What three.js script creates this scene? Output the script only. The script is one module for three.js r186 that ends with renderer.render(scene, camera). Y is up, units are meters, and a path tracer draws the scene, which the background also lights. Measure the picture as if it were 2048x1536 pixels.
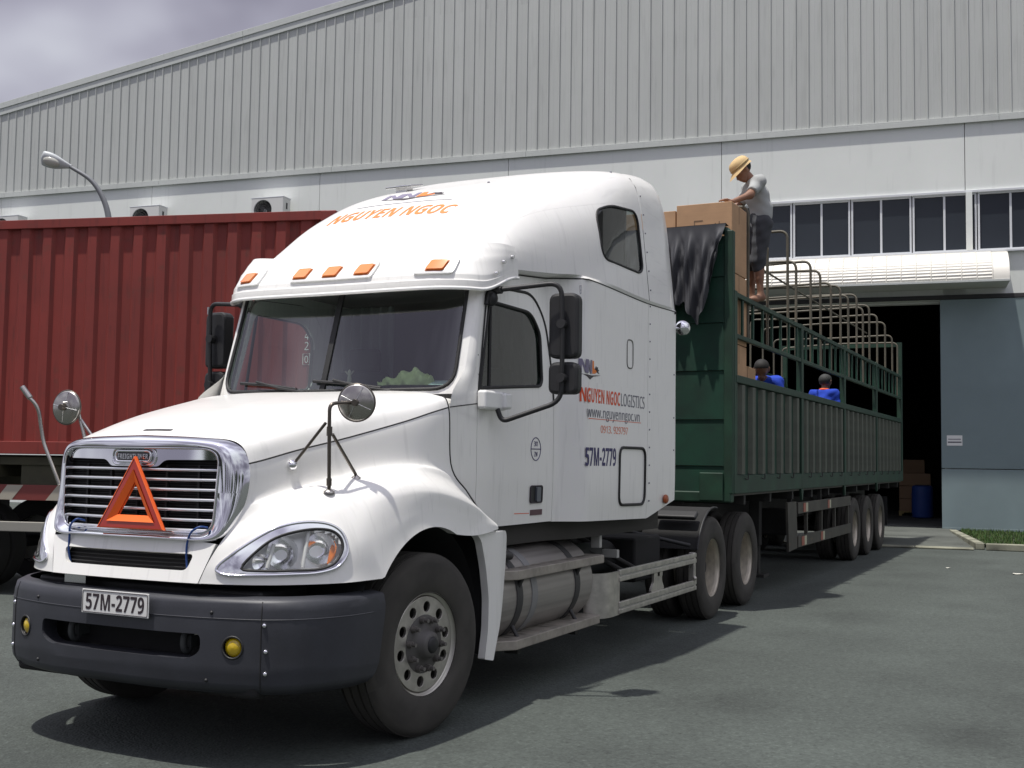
import * as THREE from 'three';
import { mergeGeometries, mergeVertices, toCreasedNormals } from 'three/addons/utils/BufferGeometryUtils.js';
import { RoundedBoxGeometry } from 'three/addons/geometries/RoundedBoxGeometry.js';
import { FontLoader } from 'three/addons/loaders/FontLoader.js';
import { MarchingCubes } from 'three/addons/objects/MarchingCubes.js';
import { ImprovedNoise } from 'three/addons/math/ImprovedNoise.js';

// ---------------------------------------------------------------- camera
const scene = new THREE.Scene();
const camera = new THREE.PerspectiveCamera(37.05, 1024 / 768, 0.1, 600);
{
  const yaw = 0.4604, pitch = 0.06496, roll = 0.01415;
  const fwd = new THREE.Vector3(-Math.sin(yaw) * Math.cos(pitch), Math.sin(pitch), -Math.cos(yaw) * Math.cos(pitch));
  const right = new THREE.Vector3(Math.cos(yaw), 0, -Math.sin(yaw)), up = new THREE.Vector3().crossVectors(right, fwd);
  const r2 = right.clone().multiplyScalar(Math.cos(roll)).addScaledVector(up, Math.sin(roll));
  const u2 = up.clone().multiplyScalar(Math.cos(roll)).addScaledVector(right, -Math.sin(roll));
  camera.position.set(4.577, 1.601, 5.816);
  camera.quaternion.setFromRotationMatrix(new THREE.Matrix4().makeBasis(r2, u2, fwd.clone().negate()));
}
// ---------------------------------------------------------------- sky and sun
const SUN = new THREE.Vector3(-0.125, 0.966, 0.226).normalize();
{
  const N = new ImprovedNoise(), W = 1024, H = 512, data = new Float32Array(W * H * 4);
  const fb = (x, y, z) => { let s = 0, a = 0.5, f = 1; for (let i = 0; i < 6; i++) { s += a * N.noise(x * f + 7.3, y * f + 1.9, z * f + 4.1); a *= 0.52; f *= 2.03; } return s; };
  for (let j = 0; j < H; j++) for (let i = 0; i < W; i++) {
    const el = ((j + 0.5) / H - 0.5) * Math.PI, az = ((i + 0.5) / W - 0.5) * Math.PI * 2;
    const x = Math.cos(el) * Math.cos(az), y = Math.sin(el), z = Math.cos(el) * Math.sin(az);
    const k = 1 / (Math.max(y, 0) + 0.28);                              // a cloud deck seen in perspective
    const n = fb(x * k * 1.25, 0.4, z * k * 1.25), n2 = fb(x * k * 0.7 + 9, 2.7, z * k * 0.7 - 3);
    const c = THREE.MathUtils.smoothstep(n + 0.5 * n2, -0.34, 0.42);     // 0 thick grey cloud .. 1 bright cloud
    const ca = Math.max(0, x * SUN.x + y * SUN.y + z * SUN.z), glow = 0.85 * Math.pow(ca, 2) + 0.9 * Math.pow(ca, 14);
    const lum = (0.30 + 0.75 * c) * (0.60 + 1.25 * glow) * 1.04;
    const o = (j * W + i) * 4, t = 0.5 + 0.5 * c;
    data[o] = lum * (1.0 - 0.04 * t); data[o + 1] = lum * (0.90 + 0.10 * t); data[o + 2] = lum * (1.42 - 0.35 * t); data[o + 3] = 1;
    if (y < 0) { const f = Math.max(0, 1 + y * 6); for (let q = 0; q < 3; q++) data[o + q] = data[o + q] * f + 0.12 * (1 - f); }
  }
  const sky = new THREE.DataTexture(data, W, H, THREE.RGBAFormat, THREE.FloatType);
  sky.mapping = THREE.EquirectangularReflectionMapping; sky.magFilter = sky.minFilter = THREE.LinearFilter; sky.needsUpdate = true;
  scene.background = sky; scene.environment = sky; scene.backgroundIntensity = 1; scene.environmentIntensity = 1;
}
const sun = new THREE.DirectionalLight(new THREE.Color(1, 0.965, 0.9), 4.6);
sun.position.copy(SUN).multiplyScalar(60); sun.castShadow = true; sun.shadow.radius = 2;
sun.shadow.mapSize.set(4096, 4096); Object.assign(sun.shadow.camera, { left: -40, right: 40, top: 40, bottom: -40, near: 1, far: 160 });
scene.add(sun, sun.target);
const renderer = new THREE.WebGLRenderer({ antialias: true });
renderer.setSize(1024, 768); renderer.shadowMap.enabled = true;
renderer.toneMapping = THREE.LinearToneMapping; renderer.toneMappingExposure = 1.0;

// ---------------------------------------------------------------- helpers
const V = (x, y, z) => new THREE.Vector3(x, y, z);
let seed = 12345; const rnd = () => { seed = (seed * 1664525 + 1013904223) >>> 0; return seed / 4294967296; };
const rr = (a, b) => a + (b - a) * rnd();
const sst = (x, a, b) => THREE.MathUtils.smoothstep(x, a, b), lerp = THREE.MathUtils.lerp, clamp = THREE.MathUtils.clamp;
const used = {};
function numbered(n) { used[n] = (used[n] ?? -1) + 1; return used[n] ? n + '_' + String(used[n]).padStart(3, '0') : n; }
function thing(name, label, category, [x, y, z] = [0, 0, 0], turn = 0, group) {
  const o = new THREE.Group(); o.name = numbered(name); o.position.set(x, y, z); o.rotation.y = turn; scene.add(o);
  o.userData = { label, category }; if (group) o.userData.group = group; return o;
}
function part(name, geo, mat, parent, label) {
  const g = Array.isArray(geo) ? merge(geo) : geo, m = new THREE.Mesh(g, mat); m.name = name; m.castShadow = m.receiveShadow = true;
  if (label) m.userData.label = label; parent.add(m); return m;
}
function sub(name, parent, label) { const g = new THREE.Group(); g.name = name; if (label) g.userData.label = label; parent.add(g); return g; }
function single(name, geo, mat, label, category, group) {
  const m = part(numbered(name), geo, mat, scene); m.userData = { label, category }; if (group) m.userData.group = group; return m;
}
function struct(name, geo, mat, kind = 'structure') { const m = part(numbered(name), geo, mat, scene); m.userData.kind = kind; return m; }
function merge(list) {
  const l = list.map(g => { g = g.index ? g.toNonIndexed() : g; for (const k of Object.keys(g.attributes)) if (!['position', 'normal', 'uv'].includes(k)) g.deleteAttribute(k); if (!g.attributes.uv) g.setAttribute('uv', new THREE.BufferAttribute(new Float32Array(g.attributes.position.count * 2), 2)); g.morphAttributes = {}; return g; });
  return mergeGeometries(l, false);
}
function muv(g) {   // uv in metres from the face's own axes
  if (g.index) g = g.toNonIndexed();
  const p = g.attributes.position, n = g.attributes.normal, uv = new Float32Array(p.count * 2);
  for (let i = 0; i < p.count; i += 3) {
    let ax = 0, ay = 0, az = 0; for (let k = 0; k < 3; k++) { ax += Math.abs(n.getX(i + k)); ay += Math.abs(n.getY(i + k)); az += Math.abs(n.getZ(i + k)); }
    for (let k = 0; k < 3; k++) {
      const x = p.getX(i + k), y = p.getY(i + k), z = p.getZ(i + k);
      const [a, b] = ay >= ax && ay >= az ? [x, z] : ax >= az ? [z, y] : [x, y]; uv[(i + k) * 2] = a; uv[(i + k) * 2 + 1] = b;
    }
  }
  g.setAttribute('uv', new THREE.BufferAttribute(uv, 2)); return g;
}
function box(w, h, d, x = 0, y = 0, z = 0, bevel = 0, rot) {
  const g = bevel ? new RoundedBoxGeometry(w, h, d, 2, Math.min(bevel, w / 2.01, h / 2.01, d / 2.01)) : new THREE.BoxGeometry(w, h, d);
  if (rot) { g.rotateX(rot[0]); g.rotateY(rot[1]); g.rotateZ(rot[2]); } g.translate(x, y, z); return muv(g);
}
function cyl(r1, r2, h, seg, x, y, z, axis = 'y', open = false) {
  const g = new THREE.CylinderGeometry(r1, r2, h, seg, 1, open); if (axis === 'x') g.rotateZ(-Math.PI / 2); if (axis === 'z') g.rotateX(Math.PI / 2); return g.translate(x, y, z);
}
function lathe(pts, seg, axis = 'y') { const g = new THREE.LatheGeometry(pts.map(p => new THREE.Vector2(p[0], p[1])), seg); if (axis === 'x') g.rotateZ(-Math.PI / 2); if (axis === 'z') g.rotateX(Math.PI / 2); return g; }
function quads(list) {   // list of [a,b,c,d] vectors, flat shaded
  const pos = [], uv = [];
  for (const [a, b, c, d] of list) { for (const v of [a, b, c, a, c, d]) pos.push(v.x, v.y, v.z); for (let i = 0; i < 6; i++) uv.push(0, 0); }
  const g = new THREE.BufferGeometry(); g.setAttribute('position', new THREE.Float32BufferAttribute(pos, 3)); g.setAttribute('uv', new THREE.Float32BufferAttribute(uv, 2)); g.computeVertexNormals(); return muv(g);
}
function tube(pts, r, seg = 8, closed = false, caps = true) {
  const n = pts.length, pos = [], nor = [], uv = [], idx = []; let T = [], prevN = null, len = 0;
  for (let i = 0; i < n; i++) { const a = pts[closed ? (i + n - 1) % n : Math.max(0, i - 1)], b = pts[closed ? (i + 1) % n : Math.min(n - 1, i + 1)]; T.push(b.clone().sub(a).normalize()); }
  const frames = [];
  for (let i = 0; i < n; i++) {
    let N; if (!prevN) { const a = Math.abs(T[0].y) < 0.9 ? V(0, 1, 0) : V(1, 0, 0); N = a.sub(T[0].clone().multiplyScalar(a.dot(T[0]))).normalize(); }
    else N = prevN.clone().sub(T[i].clone().multiplyScalar(prevN.dot(T[i]))).normalize();
    prevN = N; frames.push([N, T[i].clone().cross(N)]);
  }
  const m = closed ? n + 1 : n;
  for (let i = 0; i < m; i++) {
    const k = i % n, [N, B] = frames[k], R = Array.isArray(r) ? r[k] : r; if (i) len += pts[k].distanceTo(pts[(i - 1) % n]);
    for (let j = 0; j <= seg; j++) {
      const a = j / seg * Math.PI * 2, d = N.clone().multiplyScalar(Math.cos(a)).addScaledVector(B, Math.sin(a)), q = pts[k].clone().addScaledVector(d, R);
      pos.push(q.x, q.y, q.z); nor.push(d.x, d.y, d.z); uv.push(j / seg * 6.28 * R, len);
      if (i < m - 1 && j < seg) { const o = i * (seg + 1) + j; idx.push(o, o + 1, o + seg + 1, o + 1, o + seg + 2, o + seg + 1); }
    }
  }
  if (caps && !closed) for (const [k, s] of [[0, -1], [n - 1, 1]]) {
    const b = pos.length / 3, R = Array.isArray(r) ? r[k] : r, [N, B] = frames[k]; pos.push(pts[k].x, pts[k].y, pts[k].z); nor.push(T[k].x * s, T[k].y * s, T[k].z * s); uv.push(0, 0);
    for (let j = 0; j <= seg; j++) { const a = j / seg * Math.PI * 2, q = pts[k].clone().addScaledVector(N, R * Math.cos(a)).addScaledVector(B, R * Math.sin(a)); pos.push(q.x, q.y, q.z); nor.push(T[k].x * s, T[k].y * s, T[k].z * s); uv.push(0, 0); }
    for (let j = 0; j < seg; j++) s > 0 ? idx.push(b, b + 1 + j, b + 2 + j) : idx.push(b, b + 2 + j, b + 1 + j);
  }
  const g = new THREE.BufferGeometry(); g.setAttribute('position', new THREE.Float32BufferAttribute(pos, 3)); g.setAttribute('normal', new THREE.Float32BufferAttribute(nor, 3)); g.setAttribute('uv', new THREE.Float32BufferAttribute(uv, 2)); g.setIndex(idx); return g.toNonIndexed();
}
function fillet(pts, rad, n = 5, closed = false) {   // polyline with rounded corners
  const out = [], m = pts.length;
  for (let i = 0; i < m; i++) {
    if (!closed && (i === 0 || i === m - 1)) { out.push(pts[i].clone()); continue; }
    const p = pts[i], a = pts[(i + m - 1) % m], b = pts[(i + 1) % m], R = Array.isArray(rad) ? rad[i] : rad;
    const da = a.clone().sub(p), db = b.clone().sub(p), l = Math.min(R, da.length() * 0.48, db.length() * 0.48), s = p.clone().addScaledVector(da.normalize(), l), e = p.clone().addScaledVector(db.normalize(), l);
    for (let k = 0; k <= n; k++) { const t = k / n; out.push(s.clone().multiplyScalar((1 - t) * (1 - t)).addScaledVector(p, 2 * t * (1 - t)).addScaledVector(e, t * t)); }
  }
  return out;
}
const f2 = (pts, r, n = 5) => fillet(pts.map(p => V(p[0], p[1], 0)), r, n, true).map(p => [p.x, p.y]);   // rounded 2-D outline
function smooth(pts, n = 8, closed = false) { return new THREE.CatmullRomCurve3(pts, closed, 'centripetal').getPoints((pts.length - (closed ? 0 : 1)) * n).slice(0, closed ? -1 : undefined); }
function grid(nu, nv, f) {
  const pos = [], uv = [], idx = [];
  for (let j = 0; j <= nv; j++) for (let i = 0; i <= nu; i++) { const p = f(i / nu, j / nv); pos.push(p.x, p.y, p.z); uv.push(p.u ?? i / nu, p.w ?? j / nv); if (i < nu && j < nv) { const o = j * (nu + 1) + i; idx.push(o, o + 1, o + nu + 1, o + 1, o + nu + 2, o + nu + 1); } }
  const g = new THREE.BufferGeometry(); g.setAttribute('position', new THREE.Float32BufferAttribute(pos, 3)); g.setAttribute('uv', new THREE.Float32BufferAttribute(uv, 2)); g.setIndex(idx); g.computeVertexNormals(); return g;
}
function gridN(nu, nv, f, cx) {   // grid with normals taken from the surface itself
  const g = grid(nu, nv, f), N = g.attributes.normal, e = 1e-3;
  for (let j = 0; j <= nv; j++) for (let i = 0; i <= nu; i++) { const u = i / nu, v = j / nv, a = f(Math.max(0, u - e), v), b = f(Math.min(1, u + e), v), c = f(u, Math.max(0, v - e)), d = f(u, Math.min(1, v + e)), n = V(b.x - a.x, b.y - a.y, b.z - a.z).cross(V(d.x - c.x, d.y - c.y, d.z - c.z)); if (n.lengthSq() < 1e-14) continue; if (cx && cx(u, v)) n.x = 0; n.normalize(); N.setXYZ(j * (nu + 1) + i, n.x, n.y, n.z); }
  return g;
}
function crom(P, t) {   // Catmull-Rom through rows of vectors, t in 0..1
  const n = P.length - 1, x = clamp(t, 0, 1) * n, i = Math.min(n - 1, Math.floor(x)), f = x - i, b = P[i], c = P[i + 1];
  const a = i > 0 ? P[i - 1] : b.clone().multiplyScalar(2).sub(c), d = i < n - 1 ? P[i + 2] : c.clone().multiplyScalar(2).sub(b), g = (k) => 0.5 * ((2 * b[k]) + (-a[k] + c[k]) * f + (2 * a[k] - 5 * b[k] + 4 * c[k] - d[k]) * f * f + (-a[k] + 3 * b[k] - 3 * c[k] + d[k]) * f * f * f);
  return V(g('x'), g('y'), g('z'));
}
function mapN(map, u, v) { const e = 2e-3, a = map(u - e, v), b = map(u + e, v), c = map(u, v - e), d = map(u, v + e); return b.sub(a).cross(d.sub(c)).normalize(); }
function sliced(geo, h) {   // cut a flat triangulation along a square grid so that it can follow a curve
  const src = geo.index ? geo.toNonIndexed().attributes.position : geo.attributes.position, out = [];
  const cut = (poly, ax) => {
    let lo = Infinity, hi = -Infinity; for (const p of poly) { lo = Math.min(lo, p[ax]); hi = Math.max(hi, p[ax]); }
    const res = []; let rest = poly;
    for (let k = Math.floor(lo / h) + 1; k * h < hi - 1e-7; k++) {
      const c = k * h + 1e-6, A = [], B = [];
      for (let i = 0; i < rest.length; i++) { const p = rest[i], q = rest[(i + 1) % rest.length], pi = p[ax] <= c, qi = q[ax] <= c; (pi ? A : B).push(p); if (pi !== qi) { const t = (c - p[ax]) / (q[ax] - p[ax]), m = [p[0] + (q[0] - p[0]) * t, p[1] + (q[1] - p[1]) * t]; m[ax] = c; A.push(m); B.push(m); } }
      if (A.length > 2) res.push(A); rest = B; if (rest.length < 3) break;
    }
    if (rest.length > 2) res.push(rest); return res;
  };
  for (let i = 0; i < src.count; i += 3) {
    const tri = [0, 1, 2].map(k => [src.getX(i + k), src.getY(i + k)]);
    for (const a of cut(tri, 0)) for (const b of cut(a, 1)) for (let k = 1; k < b.length - 1; k++) { const [p, q, r] = [b[0], b[k], b[k + 1]]; if (Math.abs((q[0] - p[0]) * (r[1] - p[1]) - (q[1] - p[1]) * (r[0] - p[0])) < 1e-11) continue; for (const v of [p, q, r]) out.push(v[0], v[1], 0); }
  }
  const g = new THREE.BufferGeometry(); g.setAttribute('position', new THREE.Float32BufferAttribute(out, 3)); return g;
}
// a curved sheet: an outline (with holes) drawn in the surface's own coordinates, bent onto it by map(u, v)
function skin(contour, holes, map, { thick = 0, edge = 0.12, off = 0 } = {}) {
  let shape = contour; if (Array.isArray(contour)) { shape = new THREE.Shape(contour.map(p => new THREE.Vector2(p[0], p[1]))); for (const h of holes || []) shape.holes.push(new THREE.Path(h.map(p => new THREE.Vector2(p[0], p[1])))); }
  const g = sliced(new THREE.ShapeGeometry(shape, 5), edge);
  const P = g.attributes.position, pos = [], nor = [], uv = [], O = [], I = [], Nn = [];
  for (let i = 0; i < P.count; i++) { const u = P.getX(i), v = P.getY(i), n = mapN(map, u, v), p = map(u, v).addScaledVector(n, off); O.push(p); Nn.push(n); I.push(p.clone().addScaledVector(n, -thick)); }
  const put = (p, n, i) => { pos.push(p.x, p.y, p.z); nor.push(n.x, n.y, n.z); uv.push(P.getX(i), P.getY(i)); };
  for (let i = 0; i < P.count; i++) put(O[i], Nn[i], i);
  if (thick) {
    for (let i = 0; i < P.count; i += 3) for (const k of [i, i + 2, i + 1]) put(I[k], Nn[k].clone().negate(), k);
    const key = i => Math.round(P.getX(i) * 1e5) + '_' + Math.round(P.getY(i) * 1e5), cnt = new Map();
    for (let i = 0; i < P.count; i += 3) for (const [a, b] of [[i, i + 1], [i + 1, i + 2], [i + 2, i]]) { const ka = key(a), kb = key(b), k = ka < kb ? ka + '|' + kb : kb + '|' + ka, e = cnt.get(k); if (e) e[2]++; else cnt.set(k, [a, b, 1]); }
    for (const [a, b, c] of cnt.values()) if (c === 1) { const n = O[b].clone().sub(O[a]).cross(Nn[a]).normalize(); for (const [p, k] of [[O[a], a], [I[a], a], [I[b], b], [O[a], a], [I[b], b], [O[b], b]]) put(p, n, k); }
  }
  const r = new THREE.BufferGeometry(); r.setAttribute('position', new THREE.Float32BufferAttribute(pos, 3)); r.setAttribute('normal', new THREE.Float32BufferAttribute(nor, 3)); r.setAttribute('uv', new THREE.Float32BufferAttribute(uv, 2)); return r;
}
const onMap = (map, pts, off) => pts.map(([u, v]) => map(u, v).addScaledVector(mapN(map, u, v), off));
function seal(path, map, r, off = 0, closed = true, seg = 6) { return tube(onMap(map, path, off), r, seg, closed); }
function mirX(g) {
  g = (g.index ? g.toNonIndexed() : g.clone()); const p = g.attributes.position, n = g.attributes.normal, uv = g.attributes.uv;
  for (let i = 0; i < p.count; i++) { p.setX(i, -p.getX(i)); n.setX(i, -n.getX(i)); }
  for (let i = 0; i < p.count; i += 3) for (const at of [p, n, uv]) { const s = at.itemSize; for (let k = 0; k < s; k++) { const a = at.array[(i + 1) * s + k]; at.array[(i + 1) * s + k] = at.array[(i + 2) * s + k]; at.array[(i + 2) * s + k] = a; } }
  return g;
}
function ext(pts, depth, bevel = 0, holes = []) {   // extruded outline, from z = 0 to depth
  const s = new THREE.Shape(pts.map(p => new THREE.Vector2(p[0], p[1]))); for (const h of holes) s.holes.push(new THREE.Path(h.map(p => new THREE.Vector2(p[0], p[1]))));
  return new THREE.ExtrudeGeometry(s, { depth, bevelEnabled: bevel > 0, bevelSize: bevel, bevelThickness: bevel, bevelOffset: -bevel, bevelSegments: 2, curveSegments: 8 });
}
const circ = (cx, cy, r, n = 16, dir = 1) => Array.from({ length: n }, (_, i) => [cx + r * Math.cos(dir * i / n * 6.2832), cy + r * Math.sin(dir * i / n * 6.2832)]);
const place = (g, x, y, z, ry = 0, rx = 0, rz = 0) => g.applyMatrix4(new THREE.Matrix4().compose(V(x, y, z), new THREE.Quaternion().setFromEuler(new THREE.Euler(rx, ry, rz, 'YXZ')), V(1, 1, 1)));
// periodic value noise for textures
function hash(i, j, s) { let h = (i * 374761393 + j * 668265263 + s * 2147483647) | 0; h = Math.imul(h ^ (h >>> 13), 1274126177); return ((h ^ (h >>> 16)) >>> 0) / 4294967296; }
function vnoise(x, y, p, s) { const i = Math.floor(x), j = Math.floor(y), f = x - i, g = y - j, u = f * f * (3 - 2 * f), v = g * g * (3 - 2 * g), w = (a, b) => hash(((a % p) + p) % p, ((b % p) + p) % p, s); return lerp(lerp(w(i, j), w(i + 1, j), u), lerp(w(i, j + 1), w(i + 1, j + 1), u), v); }
function fbm(u, v, p0, oct, s) { let a = 0.5, t = 0, p = p0, n = 0; for (let o = 0; o < oct; o++) { t += a * vnoise(u * p, v * p, p, s + o); n += a; a *= 0.55; p *= 2; } return t / n; }
function tex(size, metres, fn, srgb = true) {   // fn(u, v) -> [r, g, b] 0..1 as shown on screen
  const d = new Uint8Array(size * size * 4);
  for (let j = 0; j < size; j++) for (let i = 0; i < size; i++) { const c = fn(i / size, j / size), o = (j * size + i) * 4; for (let k = 0; k < 3; k++) d[o + k] = clamp(Math.round(c[k] * 255), 0, 255); d[o + 3] = 255; }
  const t = new THREE.DataTexture(d, size, size, THREE.RGBAFormat); t.wrapS = t.wrapT = THREE.RepeatWrapping; t.magFilter = THREE.LinearFilter; t.minFilter = THREE.LinearMipmapLinearFilter; t.generateMipmaps = true;
  if (srgb) t.colorSpace = THREE.SRGBColorSpace; t.repeat.set(1 / metres, 1 / metres); t.needsUpdate = true; return t;
}
const g3 = (v, r = 1, g = 1, b = 1) => [v * r, v * g, v * b];
const std = (o) => new THREE.MeshStandardMaterial(o), phy = (o) => new THREE.MeshPhysicalMaterial(o), rgb = (r, g, b) => new THREE.Color().setRGB(r, g, b);
const font = await new FontLoader().loadAsync('fonts/droid/droid_sans_bold.typeface.json'), fontR = await new FontLoader().loadAsync('fonts/droid/droid_sans_regular.typeface.json');
// lettering laid on a surface: every glyph outline goes through map like any other sheet
function lettering(str, f, u0, v0, width, height, map, { off = 0.002, slant = 0, thick = 0.0012, edge = 0.08 } = {}) {
  const shapes = f.generateShapes(str, 1), bb = new THREE.Box2(), out = []; shapes.forEach(s => s.getPoints(6).forEach(p => bb.expandByPoint(p)));
  const sx = width / (bb.max.x - bb.min.x), sy = height / (bb.max.y - bb.min.y), m = (u, v) => { const y = (v - bb.min.y) * sy; return map(u0 + (u - bb.min.x) * sx + y * slant, v0 + y); };
  for (const s of shapes) out.push(skin(s, null, m, { off, thick, edge: edge / Math.max(sx, 0.05) })); return merge(out);
}
// ---------------------------------------------------------------- materials of the setting
const asphaltTex = tex(1024, 5, (u, v) => { const a = fbm(u, v, 6, 5, 3), b = vnoise(u * 420, v * 420, 420, 8), c = vnoise(u * 230, v * 230, 230, 18), s = b > 0.9 ? 0.05 : b < 0.1 ? -0.045 : 0; const k = 0.335 + (a - 0.5) * 0.09 + (b - 0.5) * 0.055 + (c - 0.5) * 0.05 + s; return g3(k, 1, 1.01, 0.985); });
const asphaltBump = tex(512, 1.7, (u, v) => g3(0.5 + (vnoise(u * 180, v * 180, 180, 5) - 0.5) * 0.8), false);
const M = {};
M.asphalt = std({ map: asphaltTex, bumpMap: asphaltBump, bumpScale: 0.006, roughness: 0.93, color: rgb(0.585, 0.68, 0.64), vertexColors: true });
M.apron = std({ map: tex(512, 3, (u, v) => g3(0.32 + (fbm(u, v, 5, 5, 31) - 0.5) * 0.14 + (vnoise(u * 200, v * 200, 200, 7) - 0.5) * 0.05, 0.97, 1.01, 0.95)), roughness: 0.92 });
M.kerb = std({ map: tex(512, 2, (u, v) => g3(0.5 + (fbm(u, v, 6, 5, 41) - 0.5) * 0.4, 1, 1, 0.88)), roughness: 0.95 });
M.soil = std({ color: rgb(0.035, 0.045, 0.02), roughness: 1 });
const wallTex = tex(1024, 6, (u, v) => { const a = fbm(u, v, 4, 6, 51), st = fbm(u * 1, v * 0.12, 48, 3, 55), k = 0.875 + (a - 0.5) * 0.05 - Math.max(0, st - 0.66) * 0.12; return g3(k, 0.985, 1, 0.98); });
M.wall = std({ map: wallTex, roughness: 0.85 });
const cladTex = tex(1024, 7, (u, v) => { const a = fbm(u, v, 5, 5, 61), st = fbm(u, v * 0.1, 64, 3, 65), k = 0.735 + (a - 0.5) * 0.04 - Math.max(0, st - 0.6) * 0.12; return g3(k, 0.985, 1, 0.98); });
M.clad = [0.97, 1, 1.02].map(k => std({ map: cladTex, color: rgb(k, k, k), roughness: 0.55, metalness: 0.0 }));
M.trim = std({ map: cladTex, color: rgb(1.05, 1.06, 1.06), roughness: 0.5 });
M.rooflike = std({ color: rgb(0.5, 0.5, 0.5), roughness: 0.6 });
M.frameWhite = std({ color: rgb(0.62, 0.64, 0.66), roughness: 0.45 });
M.winGlass = phy({ color: rgb(0.028, 0.034, 0.042), roughness: 0.06, transmission: 0.0, specularIntensity: 0.6 });
M.doorBlue = std({ map: tex(512, 4, (u, v) => g3(0.5 + (fbm(u, v, 5, 5, 71) - 0.5) * 0.06, 0.92, 1.04, 1.06)), roughness: 0.6 });
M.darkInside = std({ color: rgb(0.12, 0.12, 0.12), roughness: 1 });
M.canopy = std({ color: rgb(0.66, 0.64, 0.58), roughness: 0.42 });
M.steelDark = std({ color: rgb(0.03, 0.03, 0.032), roughness: 0.7 });
M.acWhite = std({ color: rgb(0.62, 0.62, 0.6), roughness: 0.5 });

// ---------------------------------------------------------------- ground
{
  // one sheet, finer near the truck; vertex colours carry the worn and stained patches of the asphalt
  const g = new THREE.PlaneGeometry(2, 2, 220, 220).rotateX(-Math.PI / 2), P = g.attributes.position, N = new ImprovedNoise(), C = new Float32Array(P.count * 3), uv = g.attributes.uv;
  for (let i = 0; i < P.count; i++) { const w = t => Math.sign(t) * Math.pow(Math.abs(t), 2.4) * 200, x = w(P.getX(i)) + 2, z = w(P.getZ(i)); P.setXYZ(i, x, 0, z); uv.setXY(i, x, z); const a = N.noise(x * 0.35, 1.3, z * 0.5) + 0.6 * N.noise(x * 0.9, 4.1, z * 1.3) + 0.4 * N.noise(x * 2.3, 7.7, z * 2.9), s = Math.max(0, N.noise(x * 1.1 + 20, 3, z * 0.9) - 0.35) * 0.9, k = clamp(0.95 + a * 0.13 - s, 0.5, 1.2); C.set([k, k, k], i * 3); }
  g.setAttribute('color', new THREE.BufferAttribute(C, 3)); struct('ground', g, M.asphalt);
}
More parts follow.
